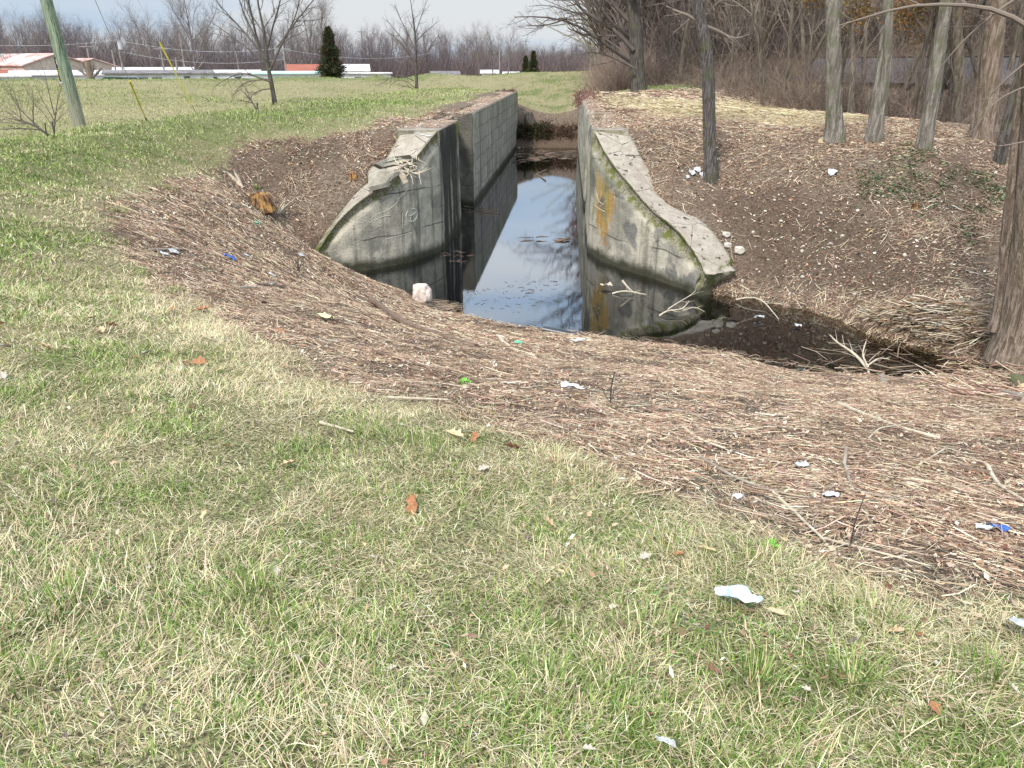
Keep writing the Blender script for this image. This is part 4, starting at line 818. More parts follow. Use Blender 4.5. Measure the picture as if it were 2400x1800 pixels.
house(745, 912, 171, 170, 96, WHITE, WROOF, 'low white mobile home right of the evergreen', wins=[(.55, 1., -.75, -.35)])
house(1010, 1075, 174, 167, 120, WHITE, DARKROOF, 'small white shed-like home at the right end of the row')
house(1128, 1168, 171, 164, 135, WHITE, WROOF, 'white home near the bare pole, straight over the left lock wall')
house(1180, 1215, 173, 168, 138, WHITE, WROOF, 'low white home with a red skirting line beyond the left lock wall')
house(1212, 1300, 173, 170, 150, REDROOF, REDROOF, 'long low red-painted shed beyond the lock', name='shed', cat='shed')
house(66, 205, 152, 131, 98, CREAM, RUSTROOF, 'large tan gabled house with a rusting metal roof at the left', depth=16, gable=True, name='house', cat='house', rz=.5)
house(165, 275, 158, 140, 106, CREAM, RUSTROOF, 'second tan gabled house behind the pruned tree', depth=14, gable=True, name='house', cat='house', rz=.35)
house(-60, 60, 150, 132, 104, GREYW, TEAL, 'house with a weathered green and white roof at the far left', depth=10, name='house', cat='house')
# pollarded tree in front of the white home
x, y = line_pt(205, 97); z = tz(x, y); p = .042
hero_tree('pollard_tree', [(x, y, z), (x+.03, y, z+1.5), (x+.02, y, z+2.6), (x, y, z+3.1)], [.55, .36, .34, .3], 'stubby pollarded tree with a thick trunk in front of the white mobile home', BARK_BROWN, TWIG_FAR2,
    [([(x, y, z+1.3), (x-.7, y, z+1.9), (x-1.3, y, z+2.5)], .15, .07), ([(x, y, z+1.4), (x-.3, y, z+2.0), (x-.6, y, z+2.8)], .15, .07), ([(x, y, z+1.4), (x+.4, y, z+2.0), (x+.6, y, z+2.7)], .15, .07), ([(x, y, z+1.3), (x+.8, y, z+1.8), (x+1.3, y, z+2.3)], .15, .07)],
    [None, K_(14, .45, .5, .3, 4, t0=.3, up=.1), K_(5, .5, .5, .6, 3, up=.05)], flare=1.1)
# parked car tops seen over the levee
def car(px, D, col, label, w_=2.6):
    D += 16; x, y = line_pt(px, D); z = -2.78; th = math.atan2(-x, y); root = empty('parked_car', (x, y, z), label, 'car')
    def prof(pts, yw, nm, mt):
        V = []; 
        for s in (-1, 1): V += [(a, s*yw, b) for a, b in pts]
        n = len(pts); c_, s_ = math.cos(th), math.sin(th); V = np.array(V); V = np.stack([x+V[:, 0]*c_-V[:, 1]*s_, y+V[:, 0]*s_+V[:, 1]*c_, z+V[:, 2]], 1)
        b = Bld(); b.add(V, [[(i, (i+1) % n, (i+1) % n+n, i+n) for i in range(n)], [tuple(range(n))[::-1]], [tuple(range(n, 2*n))]]); V, F = b.arr(); return child(nm, V, F, mt, root)
    pc = plain('car_paint_'+label.split()[0], col, None, 2, .3, .5); prof([(-2.2, .35), (2.2, .35), (2.25, .8), (1.3, .95), (.7, 1.45), (-.9, 1.48), (-1.7, 1.0), (-2.2, .9)], .85, 'body', pc)
    prof([(1.15, .97), (.65, 1.4), (-.85, 1.42), (-1.5, 1.02)], .87, 'windows', GLASS)
    for a in (-1.35, 1.35):
        for s in (-1, 1):
            c_, s_ = math.cos(th), math.sin(th); q = lambda u, v: (x+u*c_-v*s_, y+u*s_+v*c_, z+.33)
            b = Bld().tube([q(a, s*.72), q(a, s*.9)], .33, 14); V, F = b.arr(); child('wheel', V, F, GLASS, root)
car(262, 80, (.03, .13, .09), 'green car roof showing over the levee'); car(297, 80, (.25, .32, .38), 'blue-grey car roof showing over the levee')
# distant poles
PW = plain('grey_pole_wood', (.30, .27, .24), (.20, .18, .16), 2); PGAL = plain('galvanised_steel', (.45, .45, .46), (.36, .36, .37), 3, .5)
POLES = []
def pole(px, top, D, label, arm=True, can=False, r=.13, group='poles among the houses'):
    D += 16; x, y = line_pt(px, D); z = tz(x, y); zt = (148-top)/1951*D; root = empty('utility_pole', (x, y, z), label, 'pole', group); b = Bld().tube([(x, y, z-.3), (x, y, zt)], [r, r*.7], 8); V, F = b.arr(); child('post', V, F, PW, root)
    if arm: b = Bld().box((x, y-.1, zt-.4), (1.8, .1, .12), .3); V, F = b.arr(); child('crossarm', V, F, PW, root)
    if can: b = Bld().tube([(x+.35, y-.2, zt-1.4), (x+.35, y-.2, zt-.5)], .28, 12); V, F = b.arr(); child('transformer', V, F, PGAL, root)
    POLES.append((x, y, zt)); return root
for a in [(285, 98, 100, 'pole with a pale transformer can, nearest the yellow guy wire', False, True), (382, 113, 102, 'tan pole just right of the yellow guard top'), (431, 80, 108, 'tallest thin grey pole behind the dark-roofed home', False), (413, 136, 90, 'short leaning pole above the dark-roofed home', False), (268, 122, 96, 'short thin pole left of the transformer pole', False), (211, 110, 110, 'pole with yellow insulators behind the pollarded tree', True), (668, 112, 98, 'pole with a lamp just right of the left lone tree', True, False), (756, 146, 88, 'short pole in front of the evergreen', False), (557, 128, 105, 'thin pole behind the low branches of the left lone tree', False), (1171, 114, 125, 'white pole beyond the end of the left lock wall', False), (1232, 97, 170, 'far steel pole rising into the gap of sky'), (852, 78, 160, 'far pole standing above the tree line right of the evergreen'), (120, 140, 100, 'thin dark pole in front of the tan gabled house', False)]: pole(*a)
wm = plain('cable_black', (.10, .10, .11), None, 3)
def wire(a, b_, sag, label, r=.012, group='overhead wires', name='overhead_wire', mat=None):
    a = np.array(a, float); b_ = np.array(b_, float); t = np.linspace(0, 1, 20)[:, None]; P = a*(1-t)+b_*t; P[:, 2] -= sag*4*(t*(1-t))[:, 0]
    b = Bld().tube(P, r, 5); V, F = b.arr(); o = mesh_np(name, V, F, mat or wm, None, P[0]); tag(o, label, 'wire', group); return o
PALEW = plain('pale_wire', (.5, .5, .52), None, 3)
Pd = {i: np.array(p) for i, p in enumerate(POLES)}
x0_, y0_ = line_pt(-120, 116); far_l = np.array([x0_, y0_, 2.2])
wire(far_l, Pd[0]-[0, 0, .3], .5, 'pale overhead wire over the roofs left of the transformer pole', .02, mat=PALEW); wire(Pd[0]-[0, 0, .3], Pd[6]-[0, 0, .2], .9, 'pale overhead wire sagging between the transformer pole and lamp pole', .02, mat=PALEW)
wire(Pd[6]-[0, 0, .4], np.array([*line_pt(1010, 146), 1.6]), 1.0, 'pale overhead wire passing in front of the evergreen', .02, mat=PALEW); wire(Pd[0]-[0, 0, 1.6], Pd[6]-[0, 0, 1.6], .9, 'lower overhead wire between the transformer pole and lamp pole', .02, mat=PALEW)

# ---------------------------------------------------------------- leaning utility pole and its guys
m = M('weathered_treated_pole'); v = m.obj(); n_ = m.noise(5, 6, m.map(v, (2.4, 2.4, .22)), .65); f_ = m.noise(16, 5, m.map(v, (2.5, 2.5, .12)), .7)
c = m.mix(m.rng(n_, .38, .62), (.13, .185, .12), (.235, .285, .20)); c = m.mix(m.rng(f_, .54, .64, 0, .8), c, (.42, .38, .28)); c = m.mix(m.rng(f_, .47, .40, 0, .9), c, (.05, .055, .035))
c = m.mix(m.rng(m.sep(v)[2], 1.6, .1, 0, .55), c, (.30, .25, .19)); m.col(c); m.bump(f_, .8, .02); POLEM = m.m
g = aty(187, 298, 23.2); yb = g[1]; p = pxm(g); pts = [g-np.array([0, 0, .5]), g]+[aty(a, b, yb) for a, b in [(162, 200), (135, 100), (108, 0)]]; d = pts[-1]-pts[-2]; pts += [pts[-1]+d*1.2, pts[-1]+d*2.4]
up_ = empty('utility_pole', g, 'green-grey weathered utility pole leaning left beside the ditch', 'utility pole')
b = Bld().tube(spline(pts, 30), np.linspace(.235, .17, 30)*(28*p/2/.22), 18, rough=.04); V, F = b.arr(); child('post', V, F, POLEM, up_, smooth=True)
top = np.array(pts[-1]); dn = d/np.linalg.norm(d)
b = Bld().box(top-dn*.5+np.array([0, -.2, 0]), (2.4, .1, .13), .5); V, F = b.arr(); child('crossarm', V, F, PW, up_)
TAGB = plain('black_tag', (.02, .02, .02), None, 3, .5); TAGY = plain('yellow_digits', (.65, .50, .08), None, 3, .6); TAGW = plain('pale_digits', (.7, .66, .6), None, 3, .6)
vw = np.array([g[0], g[1]])/np.hypot(g[0], g[1])
def onpole(px, py, out=.0):
    q = aty(px, py, yb); rr_ = 28*p/2; q = q.copy(); q[:2] -= vw*(rr_*.80+out); return q
def strip(nm, a, b_, w_, mt, out, par):
    a, b_ = onpole(*a, out), onpole(*b_, out); t_ = (b_-a)/np.linalg.norm(b_-a); s_ = np.cross(t_, np.append(vw, 0)); s_ /= np.linalg.norm(s_); n_ = np.append(vw, 0)
    V = [q+s_*w_*i+n_*j for q in (a, b_) for i in (-.5, .5) for j in (0, .03)]
    bb = Bld().add(np.array(V), [[(0, 1, 3, 2), (4, 6, 7, 5), (0, 2, 6, 4), (1, 5, 7, 3), (0, 4, 5, 1), (2, 3, 7, 6)]]); V, F = bb.arr(); return child(nm, V, F, mt, par)
tg = strip('number_tag', (129.5, 134), (143.5, 190), 6*p, TAGB, .02, up_)
strip('pale_mark', (131.3, 139), (134.3, 151), 2.1*p, TAGW, .026, tg)
for i in range(7):
    yy = 160+i*3.9; xx = 136.3+(yy-160)*.245; strip('digit', (xx, yy), (xx+.65, yy+2.4), 3.2*p, TAGY, .026, tg)
strip('metal_band', (139, 193.4), (155, 192.6), 3.2*p, PGAL, .045, up_)
YEL = plain('yellow_guard', (.62, .52, .04), (.50, .42, .05), 6, .5)
def guy(a, m_pt, y_off, label, seen=True, gr=.028):
    ga = G(*a); y0 = ga[1]; q = aty(*m_pt, y0+y_off); d = q-ga; root = empty('guy_wire', ga, label, 'guy wire')
    b = Bld().tube([ga-d/np.linalg.norm(d)*.2, ga+d*3.4], .009, 6); V, F = b.arr(); child('cable', V, F, PALEW, root)
    b = Bld().tube([ga+d*.12, ga+d*.5, ga+d], [gr*.7, gr, gr*1.55], 8); V, F = b.arr(); child('guard', V, F, YEL, root)
    b = Bld().tube([ga-d/np.linalg.norm(d)*.25, ga+d*.12], .022, 7); V, F = b.arr(); child('anchor_rod', V, F, rust, root)
guy((459, 264), (374, 99), -1.5, 'taut guy wire with a long bright yellow guard, anchored at the meadow edge', gr=.032); guy((345, 286), (304, 190), -1.2, 'thinner guy wire with a faded yellow guard, between the pole and the bright one', gr=.020)
wire(aty(423, 33, 34), aty(392, 0, 33)+np.array([-2, -.5, 3.]), 0, 'thin cable slanting up out of view above the yellow guy guard', .009, None, 'slanting_cable', PALEW)

# brush at the ditch on the left
def shrub(px, py, limbs, label, yoff=0, r=3., spec=None, group=None, name='bare_shrub', y=None):
    g = G(px, py) if y is None else aty(px, py, y); p = pxm(g); return hero_tree(name, [g, g+np.array([0, 0, .15]), g+np.array([.02, 0, .3])], [r*p*.5]*3, label, BARK_DARK, TWIG_DARK, [(px_line(q, g[1]+dy), w_*p/2, .4*p/2) for q, w_, dy in limbs],
        spec or [None, K_(7, .45, .5, .5, 5, wob=.15), K_(5, .5, .5, .6, 4, wob=.18)], flare=1)
shrub(127, 312, [([(127, 310), (128, 285), (132, 250), (140, 215), (150, 190)], 3.5, 0), ([(128, 285), (112, 255), (95, 230), (85, 200)], 2.5, .3), ([(128, 290), (145, 270), (160, 262)], 2, -.3), ([(128, 270), (118, 235), (112, 200), (104, 165), (92, 140)], 2.5, .2), ([(127, 300), (100, 262), (75, 240), (62, 215)], 2, .4)], 'young bare sapling with several upright stems left of the utility pole', y=20.5)
shrub(110, 316, [([(112, 316), (90, 297), (60, 285), (25, 278), (-10, 268)], 6, 0), ([(100, 305), (70, 302), (35, 300), (-5, 305)], 4, .3), ([(90, 297), (60, 270), (40, 250), (20, 215), (5, 205)], 3.5, -.3), ([(80, 292), (75, 260), (80, 235), (72, 200)], 2.5, .2), ([(60, 286), (30, 262), (5, 245)], 3, .5), ([(70, 290), (35, 290), (0, 285)], 3, -.5), ([(50, 283), (45, 250), (35, 225), (25, 195)], 2.5, 0)], 'tangle of felled dark branches lying at the ditch edge, far left', y=20.3, name='felled_branches')
shrub(604, 260, [([(604, 262), (592, 240), (578, 222), (562, 205)], 5, 0), ([(592, 242), (570, 235), (556, 240)], 2.5, .2), ([(590, 238), (575, 205), (560, 190)], 2, .1)], 'dead broken branch stuck in a clump of dry grass near the lone tree')
# ================================================================ SMALLER THINGS
from mathutils.bvhtree import BVHTree
def onmesh(ob, px, py, lift=.01):
    base = np.array(ob.location); p_ = ob.parent
    while p_ is not None: base = base+np.array(p_.location); p_ = p_.parent
    if ob.name not in BV:
        me = ob.data; co = np.empty(len(me.vertices)*3); me.vertices.foreach_get('co', co); co = co.reshape(-1, 3)
        BV[ob.name] = BVHTree.FromPolygons([tuple(c) for c in co], [tuple(q.vertices) for q in me.polygons])
    d = ray(px, py); d = d/np.linalg.norm(d); h = BV[ob.name].ray_cast(Vector(-base), Vector(d))
    return None if h[0] is None else np.array(h[0])+base-d*lift
BV = {}
WOODC = plain('cut_wood', (.62, .50, .30), (.52, .38, .20), 20); WOODB = plain('old_grey_stick', (.38, .33, .26), (.25, .20, .16), 12, bump=.4); STICKB = plain('dark_wet_stick', (.13, .085, .06), (.20, .14, .10), 10, bump=.4); PALES = plain('pale_dry_stick', (.58, .50, .38), (.44, .36, .26), 15, bump=.3)
m = M('rotten_orange_wood'); v = m.obj(); f_ = m.noise(9, 5, m.map(v, (2, 2, .25)), .7); c = m.mix(m.rng(f_, .40, .60), (.07, .035, .02), (.34, .19, .09)); c = m.mix(m.rng(m.noise(5, 4, v), .52, .62, 0, .8), c, (.48, .27, .09)); m.col(c); m.bump(f_, 1, .05); ORANGEW = m.m
def stick(pts, wpx, mat, label, name='stick', group='sticks lying on the cleared slope', lift=.03, n=12, cut=None, water=False, cat='stick', jit=.012, ends=(0, 0), taper=.6):
    P = [atz(a, b, WL+lift) if water else G(a, b, lift) for a, b in pts]; p = pxm(P[0]); r = max(wpx*p/2, .004)
    Q = spline(P, n)
    if not water: Q[:, 2] = np.maximum(Q[:, 2], terrain(Q[:, 0], Q[:, 1])+r*.6)
    Q += RNG.normal(0, jit*r*20, Q.shape)*np.array([.5, .5, .25]); Q[0, 2] += ends[0]; Q[-1, 2] += ends[1]
    b = Bld().tube(Q, np.linspace(r, r*taper, n), 8, rough=.12); V, F = b.arr(); o = mesh_np(name, V, F, mat, None, Q[0], smooth=False); tag(o, label, cat, group)
    if cut:
        t_ = Q[0]-Q[1]; t_ /= np.linalg.norm(t_); b = Bld().tube([Q[0]+t_*.001, Q[0]+t_*.006], r*.93, 10); V, F = b.arr(); c_ = mesh_np('cut_face', V-Q[0], F, cut); c_.parent = o
    return o
S_ = stick
S_([(870, 705), (960, 770), (1035, 800), (1120, 818)], 14, STICKB, 'long dark half-rotten branch on the near bank below the pink rock')
S_([(980, 775), (1060, 795), (1130, 815)], 7, PALES, 'pale stick lying against the long dark branch')
S_([(1170, 795), (1200, 825), (1255, 840)], 9, PALES, 'curved pale stick beside the green bag scrap')
S_([(955, 902), (1030, 906), (1100, 916)], 5, PALES, 'straight pale twig just left of the bright green plant')
S_([(910, 940), (980, 942), (1050, 945)], 7, PALES, 'pale crooked stick at the edge of the mown grass, below the green plant')
S_([(750, 1000), (790, 1010), (830, 1022)], 8, PALES, 'short pale stick lying in the grass left of centre')
S_([(870, 830), (920, 840), (1000, 868), (1080, 890)], 8, STICKB, 'dark buried branch left of the bright green plant')
S_([(545, 675), (600, 705), (660, 722), (790, 722)], 6, STICKB, 'long thin dark branch curving across the left slope')
S_([(598, 672), (640, 676), (690, 680)], 12, STICKB, 'short black charred stick on the left slope')
S_([(560, 680), (600, 678), (650, 668)], 8, WOODB, 'grey weathered stick on the left slope')
S_([(350, 590), (390, 589), (440, 588)], 7, WOODB, 'straight grey stick above the torn white scraps on the left slope')
S_([(1965, 952), (2040, 985), (2110, 1010), (2200, 1035)], 10, PALES, 'long pale broken branch across the right-hand slope')
S_([(2035, 1035), (2060, 1010), (2130, 1000)], 5, PALES, 'thin forked pale twig touching the long broken branch')
S_([(1640, 1080), (1720, 1130), (1830, 1170), (1960, 1185)], 8, WOODB, 'long grey stem sweeping over the lower right slope', taper=.4)
S_([(1810, 1165), (1870, 1220), (1930, 1280)], 8, PALES, 'pale stem slanting down towards the mown grass')
S_([(1860, 1140), (2000, 1160), (2110, 1180), (2200, 1200)], 6, WOODB, 'thin grey stem running to the right, above the grey plastic')
S_([(1975, 1090), (1985, 1120), (1992, 1148)], 9, WOODB, 'short upright-looking grey peg on the right slope', ends=(.1, 0))
S_([(2150, 1100), (2190, 1075), (2212, 1060)], 6, PALES, 'short forked pale twig on the right slope')
S_([(2310, 1100), (2340, 1150), (2400, 1185)], 10, PALES, 'pale root-like branch at the right edge of the slope')
S_([(2240, 1105), (2330, 1120), (2420, 1128)], 14, STICKB, 'dark partly buried log at the right edge of the slope')
S_([(1600, 1010), (1640, 1040), (1700, 1060)], 8, PALES, 'pale twisted stick in the middle of the right slope')
S_([(1930, 1275), (2030, 1300), (2180, 1340)], 7, PALES, 'long pale stalk along the lower edge of the slope', taper=.5)
S_([(1780, 1000), (1830, 1010), (1900, 1030)], 6, STICKB, 'thin brown stick in the middle of the right slope')
S_([(1540, 965), (1600, 970), (1660, 990)], 5, WOODB, 'thin grey twig above the bare soil of the right slope')
S_([(1170, 505), (1400, 500)], 1, WOODB, 'x') if False else None
S_([(2100, 300), (2180, 298), (2250, 297)], 3, PALES, 'pale straight stick on the right plateau', group=None) if False else S_([(1805, 301), (1850, 299), (1882, 297)], 4, PALES, 'pale straight stick lying on the right plateau beyond the slim tree')
S_([(1505, 216), (1560, 219), (1600, 221)], 5, STICKB, 'fallen dark log at the foot of the big spreading tree', lift=.1)
S_([(2090, 778), (2140, 770), (2200, 755)], 9, PALES, 'pale branch lying on the driftwood heap by the stream')
# logs
def log(a, b_, wpx, label, mat=WOODB, cut=WOODC, z=None, sink=.4, name='log', group='cut logs by the stream'):
    A, B = (G(*a), G(*b_)) if z is None else (atz(*a, z), atz(*b_, z)); r = wpx*pxm(A)/2; A = A+[0, 0, r*(1-sink)]; B = B+[0, 0, r*(1-sink)]
    root = empty(name, (A+B)/2-[0, 0, r*(1-sink)], label, 'log', group); Q = spline([A, (A+B)/2+[0, 0, r*.1], B], 10); b = Bld().tube(Q, [r*(1+.08*math.sin(i*2.1)) for i in range(10)], 14, rough=.10, seed=int(a[0])); V, F = b.arr(); child('bark', V, F, mat, root)
    t = (A-B)/np.linalg.norm(A-B); b = Bld().tube([A+t*.002, A+t*.012], r*.9, 14, rough=.05).tube([B-t*.002, B-t*.012], r*.88, 14, rough=.05); V, F = b.arr(); child('cut_face', V, F, cut, root); return root
log((1862, 842), (1908, 848), 26, 'short pale peeled log lying at the stream edge beside a white bottle', PALES, STICKB)
log((2070, 745), (2092, 728), 26, 'short hollow log half sunk on the far side of the stream', WOODB, PALES)
log((2374, 900), (2398, 925), 34, 'mossy log whose round freshly cut end faces us, at the right edge', plain('mossy_bark', (.10, .12, .04), (.16, .13, .08), 8, bump=.5))
log((2318, 925), (2410, 950), 24, 'long grey log lying below the mossy cut log', WOODB, WOODB)
log((2382, 822), (2420, 850), 26, 'smooth pale log beside the thick red-brown trunk', PALES, PALES)
log((2040, 868), (2105, 850), 18, 'brown curved limb lying over the water of the stream', STICKB, STICKB)
log((2066, 880), (2070, 905), 14, 'small grey upright stub at the stream edge', WOODB, WOODB)
log((1895, 880), (2000, 893), 12, 'slim brown log along the near edge of the stream', STICKB, STICKB)
# driftwood heap on the far side of the stream
def heap(name, n, poly, ls, ws, hz, cols, az0, azs, label=None, zadd=0.):
    poly = np.array([(atz(a, b, WL) if name == 'shore_twigs' else G(a, b))[:2] for a, b in poly]); lo, hi = poly.min(0), poly.max(0); x = RNG.uniform(lo[0], hi[0], n*6); y = RNG.uniform(lo[1], hi[1], n*6); k = inpoly(x, y, poly); x, y = x[k][:n], y[k][:n]; n = len(x)
    az = RNG.normal(az0, azs, n); ln = RNG.uniform(*ls, n); d = np.stack([np.cos(az), np.sin(az), RNG.normal(0, .14, n)], 1)*ln[:, None]*.5; z = np.maximum(terrain(x, y), WL)+hz*RNG.random(n)**1.5+.01+zadd
    c_ = np.stack([x, y, z], 1); P = np.stack([c_-d, c_+RNG.normal(0, .02, (n, 3)), c_+d], 1); w_ = RNG.uniform(*ws, n); V, F = tubes(P, np.stack([w_, w_, w_*.6], 1)*.5, 4); C = np.repeat(pal(n, cols, .2)[:, None], 12, 1).reshape(-1, 3)
    o = mesh_np(name, V, [F], MB_STRAW, cols=C); tag(o, label, None, None, 'stuff'); return o
heap('driftwood_heap', 900, [(2060, 735), (2200, 715), (2330, 740), (2340, 800), (2250, 820), (2140, 785), (2050, 760)], (.2, 1.2), (.008, .026), .24, [(.50, .42, .30), (.34, .26, .18), (.22, .16, .11), (.60, .52, .40), (.36, .24, .15), (.14, .10, .07)], .0, .55)
heap('driftwood_heap', 700, [(2230, 830), (2330, 800), (2400, 860), (2400, 960), (2250, 940), (2150, 900)], (.15, .7), (.008, .022), .16, STALK, -.3, .9)
heap('driftwood_heap', 130, [(1870, 875), (2060, 850), (2230, 880), (2240, 920), (2050, 910), (1880, 890)], (.15, .9), (.008, .022), .12, [(.30, .22, .16), (.42, .33, .25), (.20, .14, .10)], -.1, .6)
heap('shore_twigs', 260, [(1250, 772), (1420, 784), (1600, 806), (1880, 850), (1880, 866), (1600, 824), (1380, 798), (1250, 784)], (.05, .3), (.005, .014), .05, [(.30, .22, .16), (.42, .33, .25), (.16, .11, .08)], -.1, .5)
heap('shore_twigs', 500, [(690, 600), (830, 640), (990, 715), (1240, 770), (1240, 785), (980, 732), (820, 655), (690, 615)], (.08, .4), (.005, .012), .05, STALK, -.5, .6)
# twigs floating on the pond
def floaters(name, n, poly, ls, ws, cols, az0, azs):
    poly = np.array([atz(a, b, WL)[:2] for a, b in poly]); lo, hi = poly.min(0), poly.max(0); x = RNG.uniform(lo[0], hi[0], n*8); y = RNG.uniform(lo[1], hi[1], n*8); k = inpoly(x, y, poly); x, y = x[k][:n], y[k][:n]; n = len(x)
    az = RNG.normal(az0, azs, n); ln = RNG.uniform(*ls, n); d = np.stack([np.cos(az), np.sin(az), RNG.normal(0, .05, n)], 1)*ln[:, None]*.5; c_ = np.stack([x, y, np.full(n, WL+.006)], 1); P = np.stack([c_-d, c_+RNG.normal(0, .012, (n, 3))*[1, 1, .2], c_+d], 1); P[..., 2] = np.maximum(P[..., 2], WL-.004)
    w_ = RNG.uniform(*ws, n); V, F = tubes(P, np.stack([w_, w_, w_*.6], 1)*.5, 4); C = np.repeat(pal(n, cols, .2)[:, None], 12, 1).reshape(-1, 3); o = mesh_np(name, V, [F], MB_STRAW, cols=C); tag(o, kind='stuff'); return o
DK = [(.10, .075, .055), (.16, .12, .09), (.26, .20, .15)]
floaters('floating_twigs', 80, [(1085, 690), (1180, 660), (1300, 655), (1330, 700), (1220, 735), (1100, 730)], (.05, .26), (.004, .012), DK, .6, 1.4)
floaters('floating_twigs', 26, [(1030, 595), (1070, 585), (1115, 600), (1090, 618), (1045, 610)], (.05, .3), (.004, .010), [(.22, .15, .11), (.30, .22, .17)], 0, .8)
floaters('floating_twigs', 90, [(1010, 700), (1085, 715), (1085, 735), (1010, 722)], (.08, .45), (.008, .02), [(.30, .22, .16), (.20, .15, .11)], .3, .9)
floaters('floating_twigs', 26, [(1085, 480), (1160, 492), (1160, 506), (1090, 500)], (.1, .6), (.012, .03), [(.25, .19, .14), (.15, .11, .08)], 0, .4)
floaters('floating_twigs', 16, [(1230, 556), (1330, 552), (1330, 566), (1230, 566)], (.1, .7), (.012, .03), DK, 0, .4)
floaters('floating_twigs', 130, [(1207, 352), (1352, 352), (1352, 372), (1208, 384)], (.15, 1.0), (.012, .04), DK, 0, .5)
def shape_stick(pts, r, label, name='floating_stick'):
    P = [atz(a, b, WL+c) for a, b, c in pts]; b = Bld().tube(P, [r*(1-.08*i) for i in range(len(P))], 7, rough=.1); V, F = b.arr(); o = mesh_np(name, V, F, STICKB, None, P[0]); tag(o, label, 'stick'); return o
shape_stick([(1279, 399, .03), (1268, 404, .01), (1258, 409, 0), (1268, 416, .01), (1279, 423, .03)], .05, 'dark V-shaped stick floating in the middle of the lock')
shape_stick([(1300, 566, 0), (1318, 563, .04), (1334, 558, .06)], .04, 'short dark stick floating beside the right lock wall')
def dead_branch(pts_list, label, base, z0=WL, group='dead branches in the shallow water'):
    g = atz(*base, z0); root = empty('dead_branch', g, label, 'branch', group); P = [(spline([atz(a, b, z0+c) for a, b, c in q], 9), w_) for q, w_ in pts_list]
    p = pxm(g); st = (np.stack([q for q, _ in P]), np.stack([np.linspace(w_*p/2, w_*p/5, 9) for _, w_ in P])); k = kids(*st, 4, .6, .35, .5, 4, wob=.15, up=0.); V, F = crown_mesh([(st, 6), (k, 3)]); V[:, 2] = np.maximum(V[:, 2], z0-.15); child('twigs', V, F, PALES, root); return root
dead_branch([([(1435, 688, .02), (1460, 680, .1), (1515, 690, .05)], 4), ([(1458, 657, .35), (1470, 672, .2), (1490, 690, .0)], 5)], 'small crossed dead twigs sticking out of the water before the right wing', (1475, 685))
dead_branch([([(1545, 740, .02), (1565, 725, .15), (1600, 728, .1), (1615, 705, .3)], 4), ([(1600, 728, .1), (1630, 718, .12), (1650, 730, .0)], 3), ([(1565, 725, .15), (1590, 708, .2), (1615, 695, .25), (1630, 682, .3)], 3)], 'pale forked dead branch in the water near the broken tip of the right wing', (1600, 725))
dead_branch([([(2034, 865, 0.05), (2010, 835, .2), (1985, 815, .3), (1960, 805, .35), (1945, 785, .5)], 8), ([(2035, 862, .1), (2020, 830, .3), (2030, 800, .5)], 5), ([(2032, 858, .1), (2060, 838, .25), (2085, 842, .25)], 5), ([(2034, 865, 0), (2040, 890, .0), (2050, 905, .0)], 6)], 'large pale forked branch leaning out of the stream at the right', (2034, 868))
dead_branch([([(1725, 702, .05), (1775, 690, .25), (1790, 705, .1), (1825, 748, .02)], 4), ([(1735, 668, .5), (1775, 690, .3)], 3)], 'thin dead stem dipping into the water beyond the right wing tip', (1760, 695))

# ---------------------------------------------------------------- stones
def rock_mesh(name, c, s, mat, seed, sub=3, amp=.35, origin=None, flat=.6):
    import bmesh
    bm = bmesh.new(); bmesh.ops.create_icosphere(bm, subdivisions=sub, radius=1); V = np.array([v.co[:] for v in bm.verts]); F = np.array([[v.index for v in f.verts] for f in bm.faces]); bm.free()
    n_ = fbm(V*1.3+seed, seed, 3)-.5; V = V*(1+amp*2*n_[:, None]); V = np.clip(V, -.82, .86)*np.array(s)*[1, 1, 1]
    return mesh_np(name, V+np.array(c), [F], mat, None, origin if origin is not None else c, smooth=False)
STONE = plain('pale_limestone', (.55, .50, .42), (.40, .36, .30), 14, bump=.5); PINK = plain('pink_granite', (.50, .35, .29), (.68, .60, .52), 11, .7, .3, bump=.6)
g = G(990, 712); r = 26*pxm(g); o = rock_mesh('pink_rock', g+[0, 0, r*.75], (r*.95, r*.9, r*1.15), PINK, 3, 4, .3); tag(o, 'pink and white granite boulder standing at the water edge', 'boulder')
big = [(1702, 553, 15, 'tall pale limestone chunk beside the upper edge of the right wing coping'), (1733, 591, 20, 'largest pale block below the tall limestone chunk by the right coping'), (1705, 578, 14, 'flat pale stone between the two blocks beside the right coping')]
for px, py, w_, lb in big: g = G(px, py); r = w_*pxm(g)*.6; o = rock_mesh('stone', g+[0, 0, r*.4], (r*1.2, r, r*.8), STONE, px); tag(o, lb, 'stone')
sm = [(1647, 470), (1673, 482), (1760, 431), (1637, 427), (1599, 402), (1645, 418), (1924, 501), (2010, 495), (1974, 554), (1947, 573), (2057, 546), (1978, 640), (2074, 538), (2004, 691), (1943, 703), (1974, 699), (1700, 640), (1740, 660), (1830, 520), (1860, 560), (1800, 610), (1880, 650), (2120, 600), (2170, 655), (1765, 545), (1815, 470), (1900, 450), (2230, 620), (1850, 690), (1790, 690), (1690, 520), (1725, 480), (2020, 600), (2110, 690), (1920, 620), (1955, 460), (2060, 640), (1880, 590), (1770, 580), (2190, 570)]
proto = [rock_mesh('stone', (0, 0, 0), (1, .8, .6), STONE, 40+i, 2) for i in range(4)]; us = set()
def copy1(src, loc, s, rz, tilt, label, cat, group, first):
    o = src if src.name in first else src.copy()
    if src.name in first: first.discard(src.name)
    else: COL.objects.link(o)
    o.location = tuple(map(float, loc)); o.scale = (s,)*3 if np.isscalar(s) else tuple(map(float, s)); o.rotation_euler = (tilt[0], tilt[1], rz); tag(o, label, cat, group); return o
first = {p.name for p in proto}
